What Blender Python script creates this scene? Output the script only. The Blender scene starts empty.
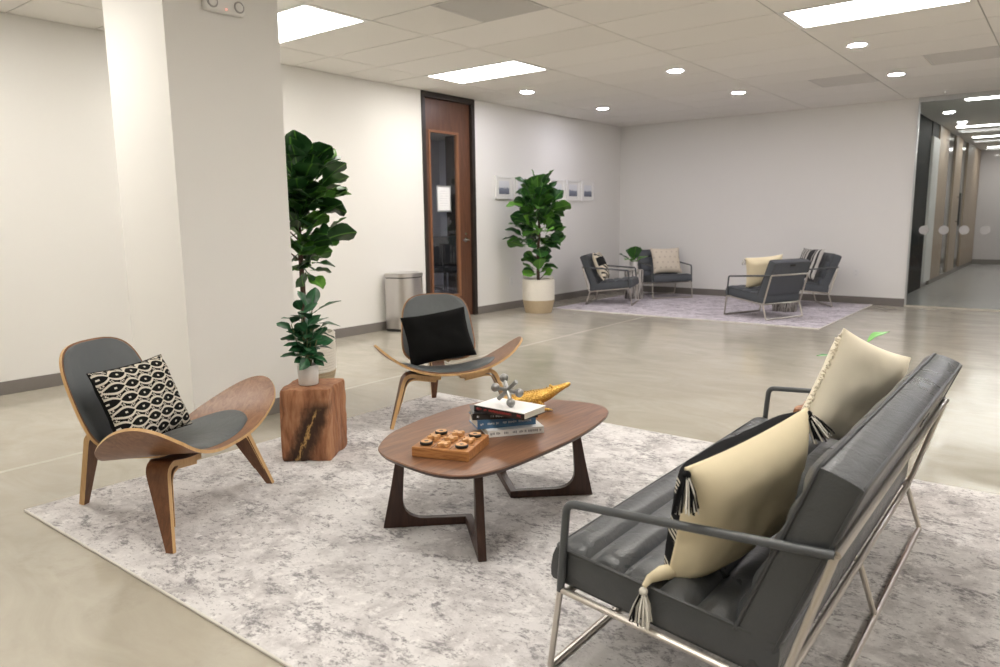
import bpy, bmesh, math, random
from mathutils import Vector, Matrix, noise
PI = math.pi
random.seed(7)
S = bpy.context.scene
C = S.collection

# ------------------------------------------------------------------ camera
def camera():
    f, pitch, yaw, roll = 732.22, 0.15499, -0.66413, -0.01249
    cy, sy, cp, sp = math.cos(yaw), math.sin(yaw), math.cos(pitch), math.sin(pitch)
    fw = Vector((sy*cp, cy*cp, -sp)); rt = Vector((cy, -sy, 0)); up = rt.cross(fw)
    cr, sr = math.cos(roll), math.sin(roll)
    r2 = cr*rt + sr*up; u2 = -sr*rt + cr*up
    cam = bpy.data.cameras.new('camera'); o = bpy.data.objects.new('camera', cam); C.objects.link(o)
    M = Matrix((r2, u2, -fw)).transposed().to_4x4(); M.translation = (6.1707, -11.2434, 1.2434)
    o.matrix_world = M
    cam.sensor_width = 36; cam.lens = f/1000*36; cam.clip_start = .05
    cam.dof.use_dof = True; cam.dof.focus_distance = 3.1; cam.dof.aperture_fstop = 4.0
    S.camera = o
camera()
# ------------------------------------------------------------------ world, exposure, light levels
w = bpy.data.worlds.new('world'); S.world = w; w.use_nodes = True
w.node_tree.nodes['Background'].inputs[0].default_value = (.75, .8, .9, 1)
w.node_tree.nodes['Background'].inputs[1].default_value = .25
S.view_settings.view_transform = 'Standard'; S.view_settings.look = 'None'
S.view_settings.exposure = 0.22; S.view_settings.gamma = 1.0; S.view_settings.use_curve_mapping = False
PANEL_POWER = 15.0          # radiance of the ceiling troffers
PANEL_COL = (1.0, .96, .895)
DOWN_POWER = 150.0
DOWN_COL = (.93, .90, 1.0)
LINEAR_POWER = 20.0

# ------------------------------------------------------------------ material helpers
class NT:
    def __init__(s, name):
        s.mat = bpy.data.materials.new(name); s.mat.use_nodes = True
        s.t = s.mat.node_tree; s.n = s.t.nodes; s.b = s.n['Principled BSDF']
    def node(s, typ, **kw):
        n = s.n.new(typ)
        for k, v in kw.items(): setattr(n, k, v)
        return n
    def link(s, a, b): s.t.links.new(a, b)
    def put(s, sock, v):
        if hasattr(v, 'is_linked') or isinstance(v, bpy.types.NodeSocket): s.link(v, sock)
        else: sock.default_value = v
    def coord(s, scale=(1, 1, 1), loc=(0, 0, 0), rot=(0, 0, 0), kind='Object'):
        tc = s.node('ShaderNodeTexCoord'); mp = s.node('ShaderNodeMapping')
        s.link(tc.outputs[kind], mp.inputs[0])
        mp.inputs['Scale'].default_value = scale; mp.inputs['Location'].default_value = loc; mp.inputs['Rotation'].default_value = rot
        return mp.outputs[0]
    def noise(s, vec, scale=5, detail=4, rough=.55, dist=0):
        n = s.node('ShaderNodeTexNoise'); s.link(vec, n.inputs['Vector'])
        n.inputs['Scale'].default_value = scale; n.inputs['Detail'].default_value = detail
        n.inputs['Roughness'].default_value = rough; n.inputs['Distortion'].default_value = dist
        return n.outputs[0]
    def ramp(s, fac, stops, interp='LINEAR'):
        r = s.node('ShaderNodeValToRGB'); s.link(fac, r.inputs[0]); cr = r.color_ramp; cr.interpolation = interp
        while len(cr.elements) < len(stops): cr.elements.new(.5)
        for e, (p, c) in zip(cr.elements, stops):
            e.position = p; e.color = (c, c, c, 1) if isinstance(c, (int, float)) else (*c, 1)
        return r.outputs[0]
    def m(s, op, a, b=0.0, c=0.0):
        n = s.node('ShaderNodeMath', operation=op)
        for i, v in enumerate((a, b, c)):
            s.put(n.inputs[i], v)
        return n.outputs[0]
    def mix(s, fac, a, b):
        n = s.node('ShaderNodeMix', data_type='RGBA')
        s.put(n.inputs[0], fac)
        for i, v in ((6, a), (7, b)):
            if isinstance(v, tuple): v = (*v, 1) if len(v) == 3 else v
            s.put(n.inputs[i], v)
        return n.outputs[2]
    def xyz(s, vec):
        n = s.node('ShaderNodeSeparateXYZ'); s.link(vec, n.inputs[0]); return n.outputs
    def bump(s, h, strength=.2, dist=.01):
        n = s.node('ShaderNodeBump'); n.inputs['Strength'].default_value = strength; n.inputs['Distance'].default_value = dist
        s.link(h, n.inputs['Height']); s.link(n.outputs[0], s.b.inputs['Normal'])
    def set(s, color=None, rough=None, metal=None, spec=None, **kw):
        if color is not None: s.put(s.b.inputs['Base Color'], (*color, 1) if isinstance(color, tuple) else color)
        if rough is not None: s.put(s.b.inputs['Roughness'], rough)
        if metal is not None: s.b.inputs['Metallic'].default_value = metal
        if spec is not None: s.b.inputs['Specular IOR Level'].default_value = spec
        for k, v in kw.items(): s.put(s.b.inputs[k], v)
        return s.mat
def flat(name, color, rough=.5, metal=0., spec=.5, var=.06, vs=8, bump=0, bs=200):
    t = NT(name); v = t.coord()
    n = t.noise(v, vs, 3)
    a = tuple(x*(1-var) for x in color); b = tuple(min(1, x*(1+var)) for x in color)
    t.set(t.mix(n, a, b), rough, metal, spec)
    if bump: t.bump(t.noise(v, bs, 2), bump, .002)
    return t.mat
def wood(name, dark, light, axis=0, scale=1., rough=.4, ring=6, spec=.4, coat=0):
    t = NT(name); sc = [9*scale]*3; sc[axis] = .9*scale
    v = t.coord(tuple(sc)); v2 = t.coord(tuple(x*6 if i != axis else x*3 for i, x in enumerate(sc)))
    n1 = t.noise(v, ring*.5, 4, .6, 1.2); n2 = t.noise(v2, ring, 3, .6)
    f = t.m('ADD', t.m('MULTIPLY', n1, .7), t.m('MULTIPLY', n2, .3))
    t.set(t.ramp(f, [(.33, dark), (.5, tuple((a+b)/2 for a, b in zip(dark, light))), (.66, light)]), rough, 0, spec)
    t.bump(n2, .06, .002)
    if coat: t.b.inputs['Coat Weight'].default_value = coat
    return t.mat
def emit(name, col, power):
    t = NT(name); t.set((1., 1., 1.), .5)
    t.b.inputs['Emission Color'].default_value = (*col, 1); t.b.inputs['Emission Strength'].default_value = power
    return t.mat
M = {}
# walls, floor, ceiling
M['wall'] = flat('wall_paint', (.80, .785, .755), .65, 0, .3, .012, 1.5, .05, 300)
M['pillar'] = flat('pillar_paint', (.80, .785, .755), .65, 0, .3, .012, 1.5, .05, 300)
M['base'] = flat('baseboard_vinyl', (.205, .185, .17), .5, 0, .4, .05)
def concrete():
    t = NT('polished_concrete'); v = t.coord()
    big = t.noise(v, .55, 5, .6, .6); mid = t.noise(t.coord((1, 2.2, 1), rot=(0, 0, .5)), 1.7, 6, .65, 1.0)
    fine = t.noise(v, 40, 4, .7); stain = t.noise(t.coord((1, 1, 1), (4, 2, 0)), 2.6, 8, .72, .4)
    f = t.m('ADD', t.m('MULTIPLY', big, .45), t.m('MULTIPLY', mid, .55))
    col = t.ramp(f, [(.30, (.345, .312, .25)), (.5, (.43, .395, .325)), (.72, (.525, .49, .415))])
    col = t.mix(t.ramp(stain, [(.56, 0), (.66, .30)]), col, (.30, .27, .215))
    col = t.mix(t.m('MULTIPLY', fine, .12), col, (.36, .33, .28))
    t.set(col, t.ramp(mid, [(.3, .08), (.7, .17)]), 0, .6)
    t.bump(t.noise(v, 2.6, 3), .07, .03)
    return t.mat
M['floor'] = concrete()
M['joint'] = flat('joint_filler', (.52, .485, .405), .2, 0, .5, .15, 6)
def tile_mat():
    t = NT('acoustic_tile'); v = t.coord()
    n = t.noise(v, 120, 3, .7)
    inf = t.node('ShaderNodeObjectInfo')
    c = t.mix(inf.outputs['Random'], (.80, .775, .735), (.84, .815, .78))
    t.set(t.mix(t.ramp(n, [(.35, .12), (.5, 0)]), c, (.68, .66, .62)), .9, 0, .1)
    t.bump(n, .25, .002); return t.mat
M['tile'] = tile_mat()
M['tbar'] = flat('ceiling_grid_metal', (.44, .42, .39), .6, 0, .2, .02)
M['plenum'] = flat('plenum_dark', (.35, .34, .32), .9)
M['vent'] = flat('vent_metal', (.62, .60, .58), .5, 0, .4, .03)
M['vent_dark'] = flat('vent_dark', (.42, .41, .40), .6)
M['panel'] = emit('troffer_diffuser', PANEL_COL, PANEL_POWER)
M['down'] = emit('downlight_lens', DOWN_COL, DOWN_POWER)
M['linear'] = emit('linear_lens', (1, .98, .95), LINEAR_POWER)
M['white'] = flat('white_plastic', (.78, .77, .75), .4, 0, .5, .02)
M['white_metal'] = flat('white_enamel', (.80, .79, .77), .4, 0, .5, .02)
M['red_led'] = emit('red_led', (1, .1, .05), 2)
# woods
M['walnut_top'] = wood('walnut_top', (.105, .044, .022), (.25, .12, .062), 1, 1.0, .36, 6, .5)
M['walnut_dark'] = wood('walnut_dark', (.028, .012, .008), (.062, .028, .018), 2, 1.5, .4)
M['walnut_shell'] = wood('walnut_shell', (.17, .075, .034), (.32, .16, .08), 1, 1.3, .38)
M['birch'] = wood('birch_edge', (.50, .30, .125), (.62, .40, .19), 2, 1.5, .4)
M['walnut_leg'] = wood('walnut_leg', (.10, .040, .018), (.19, .082, .036), 2, 1.5, .4)
M['door_wood'] = wood('door_walnut', (.085, .036, .02), (.15, .068, .04), 2, .9, .35)
M['door_trim'] = wood('door_trim', (.20, .085, .04), (.30, .14, .07), 2, 1, .35)
M['door_frame'] = wood('door_frame', (.018, .013, .011), (.035, .026, .021), 2, 1, .4)
M['board_wood'] = wood('acacia_block', (.25, .09, .027), (.56, .27, .095), 0, 2.2, .4)
M['piece_wood'] = wood('piece_wood', (.50, .24, .09), (.68, .40, .18), 0, 4, .4)
M['piece_black'] = flat('piece_black', (.012, .011, .010), .4)
M['oak_panel'] = wood('corridor_oak', (.30, .225, .16), (.40, .315, .235), 2, .6, .45)
def stump_mat(name, seedloc):
    t = NT(name); v = t.coord((3.2, 3.2, .8), seedloc); v2 = t.coord((18, 18, 3), seedloc)
    n1 = t.noise(v, 3, 5, .6, 1.5); n2 = t.noise(v2, 3, 4, .6)
    f = t.m('ADD', t.m('MULTIPLY', n1, .65), t.m('MULTIPLY', n2, .35))
    col = t.ramp(f, [(.36, (.17, .065, .03)), (.5, (.33, .145, .07)), (.64, (.46, .235, .125))])
    t.set(col, .5, 0, .3); t.bump(n2, .25, .004); return t.mat
M['stump'] = stump_mat('teak_block', (0, 0, 0))
def stump_front():
    """reddish teak with the dark weathered split of the block's own front face"""
    t = NT('teak_block_split'); v = t.coord((3.2, 3.2, .8)); v2 = t.coord((18, 18, 3))
    n1 = t.noise(v, 3, 5, .6, 1.5); n2 = t.noise(v2, 3, 4, .6)
    f = t.m('ADD', t.m('MULTIPLY', n1, .65), t.m('MULTIPLY', n2, .35))
    col = t.ramp(f, [(.36, (.17, .065, .03)), (.5, (.33, .145, .07)), (.64, (.46, .235, .125))])
    o = t.xyz(t.coord((1, 1, 1), (0, 0, 0), (0, 0, -.702)))          # x along the front face
    wob = t.m('MULTIPLY', t.m('SUBTRACT', t.noise(t.coord((20, 20, 9)), 1.5, 6, .75), .5), .11)
    d_ = t.m('ADD', t.m('SUBTRACT', o[0], t.m('MULTIPLY', t.m('SUBTRACT', o[2], .15), .42)), wob)
    ad = t.m('ABSOLUTE', d_)
    front = t.m('LESS_THAN', o[1], -.085); lowtop = t.ramp(o[2], [(.28, 1.), (.325, 0.)])
    k = t.m('MULTIPLY', t.m('MULTIPLY', t.ramp(ad, [(.036, .92), (.06, .55), (.085, 0.)]), front), lowtop)
    col = t.mix(k, col, (.028, .016, .011))
    core = t.m('MULTIPLY', t.m('MULTIPLY', t.ramp(t.m('ABSOLUTE', t.m('ADD', d_, .004)), [(.003, .85), (.009, 0.)]), front), t.ramp(o[2], [(.24, 1.), (.28, 0.)]))
    col = t.mix(core, col, (.60, .36, .13))
    t.set(col, .55, 0, .3); t.bump(t.m('SUBTRACT', n2, k), .4, .008); return t.mat
M['stump_split'] = stump_front()
def birchlog():
    t = NT('petrified_log'); v = t.coord((14, 14, 1.8)); n = t.noise(v, 2.0, 5, .65, .8)
    t.set(t.ramp(n, [(.38, (.045, .04, .036)), (.48, (.22, .20, .18)), (.56, (.55, .52, .48))]), .6); t.bump(n, .6, .01); return t.mat
M['log'] = birchlog()
M['log_top'] = flat('log_top', (.5, .46, .42), .5, 0, .4, .25, 20)
# leathers and metal
def leather(name, c, r=.36):
    t = NT(name); v = t.coord(); n = t.noise(v, 6, 4, .6, .5); g = t.node('ShaderNodeTexVoronoi'); g.inputs['Scale'].default_value = 260
    t.link(v, g.inputs['Vector'])
    t.set(t.mix(n, tuple(x*.82 for x in c), tuple(x*1.18 for x in c)), t.ramp(n, [(.3, r-.05), (.7, r+.08)]), 0, .5)
    wr = t.noise(t.coord((1, 1, 1)), 14, 5, .62, 1.2)
    hsum = t.m('ADD', t.m('MULTIPLY', g.outputs[0], .12), wr)
    t.bump(hsum, .28, .014); return t.mat
M['leather'] = leather('charcoal_leather', (.064, .068, .072), .30)
M['leather_far'] = leather('charcoal_leather_far', (.070, .078, .090), .42)
M['pad'] = leather('shell_chair_leather', (.092, .102, .106), .42)
M['piping'] = flat('piping_leather', (.05, .053, .056), .4)
M['arm'] = flat('arm_wrap_leather', (.075, .08, .085), .38)
M['nickel'] = flat('brushed_nickel', (.56, .52, .47), .3, 1., .5, .05, 30)
M['steel'] = flat('stainless_steel', (.60, .58, .57), .28, 1., .5, .04, 4)
M['chrome'] = flat('satin_chrome', (.7, .7, .7), .2, 1.)
M['alu'] = flat('aluminium', (.55, .56, .56), .35, 1.)
M['pewter'] = flat('pewter', (.30, .30, .295), .33, .9, .5, .3, 60)
def gold():
    t = NT('gold_paint'); v = t.coord(); vo = t.node('ShaderNodeTexVoronoi'); vo.inputs['Scale'].default_value = 130; t.link(v, vo.inputs['Vector'])
    t.set(t.mix(t.ramp(vo.outputs[0], [(.1, 0), (.6, 1)]), (.88, .58, .17), (.60, .34, .07)), .3, .7, .5); t.bump(vo.outputs[0], .9, .004); return t.mat
M['gold'] = gold()
M['black'] = flat('black_plastic', (.015, .015, .016), .5)
M['black_cloth'] = flat('black_cotton', (.006, .006, .006), .95, 0, .1, .2, 300, .3, 500)
M['cream'] = flat('cream_cotton', (.80, .70, .49), .9, 0, .1, .04, 12, .25, 420)
M['cream_light'] = flat('cream_cotton_pale', (.86, .79, .64), .9, 0, .1, .04, 12, .25, 420)
M['tassel_w'] = flat('tassel_white', (.70, .67, .60), .9, 0, .1)
M['tassel_b'] = flat('tassel_black', (.012, .012, .013), .9, 0, .1)
M['binding'] = flat('rug_binding', (.74, .71, .66), .9, 0, .1, .05, 30)
def rug(name, loc, tint=(1, 1, 1)):
    t = NT(name); v = t.coord((1, 1, 1), loc); vs = t.coord((1.0, 1.5, 1), loc, (0, 0, .25))
    blot = t.noise(v, 5.0, 8, .72, .6); spk = t.noise(vs, 42, 6, .72, .3); mask = t.noise(t.coord((1, 1.7, 1), (loc[0]+7, 3, 0), (0, 0, .2)), 4.2, 7, .70, .8)
    fine = t.noise(v, 90, 3, .7); str_ = t.noise(t.coord((1.0, 2.6, 1), loc, (0, 0, .22)), 13, 8, .74, .7)
    tn = lambda c: tuple(a*b for a, b in zip(c, tint))
    col = t.ramp(blot, [(.36, tn((.44, .418, .415))), (.47, tn((.585, .56, .555))), (.56, tn((.69, .668, .66)))])
    f = t.m('ADD', t.m('MULTIPLY', spk, .50), t.m('MULTIPLY', mask, .50))
    col = t.mix(t.ramp(f, [(.52, 0), (.56, .55), (.62, .9)]), col, tn((.20, .187, .195)))
    col = t.mix(t.ramp(str_, [(.595, 0), (.65, .8)]), col, tn((.20, .187, .197)))
    dots_ = t.noise(t.coord((1, 1.3, 1), (loc[0]+2, 9, 1)), 48, 4, .6)
    col = t.mix(t.ramp(dots_, [(.62, 0), (.68, .7)]), col, tn((.24, .225, .23)))
    lite = t.noise(t.coord((1, 1, 1), (loc[0]-5, 1, 2)), 20, 7, .72)
    col = t.mix(t.ramp(lite, [(.54, 0), (.63, .75)]), col, tn((.80, .78, .765)))
    t.set(col, .95, 0, .08); t.bump(fine, .5, .004); return t.mat
M['rug'] = rug('distressed_rug', (0, 0, 0))
M['rug_far'] = rug('distressed_rug_far', (11, 5, 0), (.92, .88, .95))
# plants
def leafmat(name, a, b, rough=.38):
    t = NT(name); inf = t.node('ShaderNodeObjectInfo'); v = t.coord()
    veins = t.xyz(v)
    rib = t.m('SUBTRACT', 1.0, t.ramp(t.m('ABSOLUTE', veins[1]), [(.0, 0.), (.008, 1.)]))
    c = t.mix(t.ramp(inf.outputs['Random'], [(.45, 0), (.88, .5), (1., 1.)]), a, b)
    n = t.noise(v, 30, 3)
    c = t.mix(t.m('MULTIPLY', n, .25), c, tuple(x*.6 for x in a))
    c = t.mix(t.m('MULTIPLY', rib, .5), c, tuple(min(1, x*1.5+.02) for x in b))
    t.set(c, rough, 0, .45); t.bump(n, .15, .003); return t.mat
M['fig_leaf'] = leafmat('fig_leaf', (.020, .078, .019), (.17, .42, .055))
M['small_leaf'] = leafmat('small_leaf', (.016, .075, .03), (.03, .14, .05))
M['bright_leaf'] = leafmat('bright_leaf', (.05, .22, .04), (.16, .45, .09))
M['bark'] = wood('trunk_bark', (.05, .03, .022), (.13, .085, .06), 2, 3, .8)
M['stem'] = flat('green_stem', (.13, .14, .06), .6)
M['soil'] = flat('soil', (.05, .037, .028), .95, 0, .1, .4, 60, .6, 80)
M['pot'] = flat('white_ceramic', (.66, .645, .62), .5, 0, .4, .05, 30)
M['rope_w'] = flat('rope_white', (.78, .74, .66), .9, 0, .1, .08, 80, .5, 160)
M['rope_j'] = flat('rope_jute', (.50, .40, .27), .9, 0, .1, .12, 80, .5, 160)
M['paper'] = flat('book_paper', (.78, .73, .64), .8, 0, .2, .06, 90)
M['cover_white'] = flat('cover_white', (.80, .79, .77), .35, 0, .5, .02)
M['cover_blue'] = flat('cover_blue', (.065, .16, .29), .4, 0, .5, .05)
M['cover_black'] = flat('cover_black', (.013, .013, .014), .35, 0, .5, .05)
M['ink_red'] = flat('ink_red', (.30, .025, .025), .5)
M['ink_white'] = flat('ink_white', (.62, .64, .66), .5)
M['ink_grey'] = flat('ink_grey', (.30, .30, .31), .5)
def glass(name, tint=(.93, .96, .95), refl=1.0):
    t = NT(name); t.n.remove(t.b)
    tr = t.node('ShaderNodeBsdfTransparent'); tr.inputs[0].default_value = (*tint, 1)
    gl = t.node('ShaderNodeBsdfGlossy'); gl.inputs['Roughness'].default_value = .0; gl.inputs[0].default_value = (.95, .97, 1, 1)
    lw_ = t.node('ShaderNodeLayerWeight'); lw_.inputs[0].default_value = .5
    fr = t.m('ADD', t.m('MULTIPLY', t.m('POWER', lw_.outputs['Facing'], 5.0), .9), .045)
    mx = t.node('ShaderNodeMixShader'); t.link(t.m('MULTIPLY', fr, refl), mx.inputs[0]); t.link(tr.outputs[0], mx.inputs[1]); t.link(gl.outputs[0], mx.inputs[2])
    t.link(mx.outputs[0], t.n['Material Output'].inputs[0]); return t.mat
M['glass'] = glass('partition_glass', (.93, .95, .94), .45)
M['door_glass'] = glass('door_glass', (.80, .82, .84))
M['frost'] = flat('frosted_film', (.42, .41, .40), .8)
M['dark_glass'] = flat('dark_glass', (.008, .011, .012), .6, 0, .08)
M['grey_glass'] = flat('smoky_glass', (.10, .095, .085), .15, 0, .5, .2, 2)
M['corr_tile'] = flat('corridor_stone_tile', (.36, .35, .335), .22, 0, .5, .10, 3)
M['corr_wall'] = flat('corridor_paint', (.62, .58, .585), .6, 0, .3, .02)
M['office_wall'] = flat('office_paint', (.55, .55, .60), .6, 0, .3, .02)
M['office_dark'] = flat('office_dark_column', (.045, .032, .027), .5)
M['office_top'] = flat('office_table', (.45, .44, .44), .4)
def paper_mat():
    t = NT('notice_sheet'); o = t.xyz(t.coord((1, 1, 1)))
    row = t.m('FRACT', t.m('MULTIPLY', o[2], 34.0)); on = t.m('LESS_THAN', row, .35)
    gap = t.noise(t.coord((1, 60, 34)), 1.0, 2); on = t.m('MULTIPLY', on, t.m('GREATER_THAN', gap, .46))
    inside = t.m('MULTIPLY', t.m('LESS_THAN', t.m('ABSOLUTE', o[1]), .075), t.m('LESS_THAN', t.m('ABSOLUTE', o[2]), .10))
    t.set(t.mix(t.m('MULTIPLY', t.m('MULTIPLY', on, inside), .35), (.86, .86, .86), (.45, .45, .47)), .6); return t.mat
M['notice'] = paper_mat()
def print_mat():
    t = NT('skyline_print'); o = t.xyz(t.coord()); inf = t.node('ShaderNodeObjectInfo')
    cb = t.node('ShaderNodeCombineXYZ'); t.link(t.m('ADD', o[1], t.m('MULTIPLY', inf.outputs['Random'], 37.0)), cb.inputs[0])
    n = t.noise(cb.outputs[0], 16, 5, .7)
    edge = t.m('ADD', o[2], t.m('MULTIPLY', t.m('SUBTRACT', n, .5), -.26))
    sky = t.ramp(t.m('ADD', t.m('MULTIPLY', o[2], 3.0), .5), [(.2, (.62, .64, .68)), (.9, (.76, .77, .80))])
    land = t.ramp(t.m('ADD', t.m('MULTIPLY', o[2], 4.0), .5), [(.0, (.07, .08, .12)), (.6, (.25, .28, .36))])
    t.set(t.mix(t.m('LESS_THAN', edge, -.005), sky, land), .4); return t.mat
M['print'] = print_mat()
def ikat():
    t = NT('black_white_ikat'); o = t.xyz(t.coord())
    px, py = .078, .052
    row = t.m('FLOOR', t.m('DIVIDE', o[1], py)); odd = t.m('FRACT', t.m('MULTIPLY', row, .5))
    v = t.m('SUBTRACT', t.m('FRACT', t.m('DIVIDE', o[1], py)), .5)
    u = t.m('ADD', t.m('DIVIDE', o[0], px), odd)
    u = t.m('DIVIDE', t.m('FLOOR', t.m('MULTIPLY', u, 22.0)), 22.0)
    tri = t.m('ABSOLUTE', t.m('SUBTRACT', t.m('FRACT', u), .5))            # .5 at eye ends, 0 in the eye's middle
    L = t.m('SUBTRACT', .40, t.m('MULTIPLY', t.m('MULTIPLY', tri, tri), 1.25))
    line = t.m('LESS_THAN', t.m('ABSOLUTE', t.m('SUBTRACT', t.m('ABSOLUTE', v), L)), .085)
    dot = t.m('MULTIPLY', t.m('LESS_THAN', tri, .05), t.m('LESS_THAN', t.m('ABSOLUTE', v), .07))
    sl = t.m('FRACT', t.m('MULTIPLY', t.m('ADD', u, t.m('MULTIPLY', v, .35)), 9.0))
    dash = t.m('MULTIPLY', t.m('MULTIPLY', t.m('GREATER_THAN', tri, .40), t.m('GREATER_THAN', t.m('ABSOLUTE', v), .30)), t.m('LESS_THAN', sl, .5))
    f = t.m('MINIMUM', t.m('ADD', t.m('ADD', line, dot), dash), 1.0)
    f = t.m('MULTIPLY', f, t.m('GREATER_THAN', o[2], -.004))
    t.set(t.mix(f, (.010, .010, .010), (.60, .56, .48)), .95, 0, .1); t.bump(t.noise(t.coord(), 500, 2), .3, .002); return t.mat
M['ikat'] = ikat()
def woven(name, period, duty=.5, base=(.62, .58, .50), dark=(.012, .012, .013), ax=1, skew=0., bigp=6, bigd=.3):
    t = NT(name); o = t.xyz(t.coord())
    wob = t.m('MULTIPLY', t.m('ABSOLUTE', t.m('SUBTRACT', t.m('FRACT', t.m('MULTIPLY', o[1-ax], 40.0)), .5)), .004)
    f = t.m('FRACT', t.m('DIVIDE', t.m('ADD', t.m('ADD', o[ax], wob), t.m('MULTIPLY', o[1-ax], skew)), period))
    big = t.m('LESS_THAN', t.m('FRACT', t.m('DIVIDE', o[ax], period*bigp)), bigd)
    on = t.m('MAXIMUM', t.m('LESS_THAN', f, duty), big)
    t.set(t.mix(on, base, dark), .95, 0, .1); t.bump(t.noise(t.coord(), 450, 2), .3, .002); return t.mat
M['stripe'] = woven('black_white_woven', .014, .5, bigp=9, bigd=.55)
M['stripe_far'] = woven('cream_black_bands', .07, .38, (.74, .66, .52), (.02, .02, .02), 1, .5)
M['stripe_grey'] = woven('grey_black_weave', .055, .4, (.55, .53, .49), (.05, .05, .05), 0)
def dots():
    t = NT('cream_diamond_dots'); o = t.xyz(t.coord())
    p = .085
    r = t.m('FLOOR', t.m('DIVIDE', o[1], p)); sh = t.m('FRACT', t.m('MULTIPLY', r, .5))
    a = t.m('ABSOLUTE', t.m('SUBTRACT', t.m('FRACT', t.m('ADD', t.m('DIVIDE', o[0], p), sh)), .5))
    b = t.m('ABSOLUTE', t.m('SUBTRACT', t.m('FRACT', t.m('DIVIDE', o[1], p)), .5))
    on = t.m('LESS_THAN', t.m('ADD', a, b), .2)
    t.set(t.mix(t.m('MULTIPLY', on, .6), (.72, .64, .53), (.45, .37, .30)), .95, 0, .1); return t.mat
M['dots'] = dots()

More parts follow.
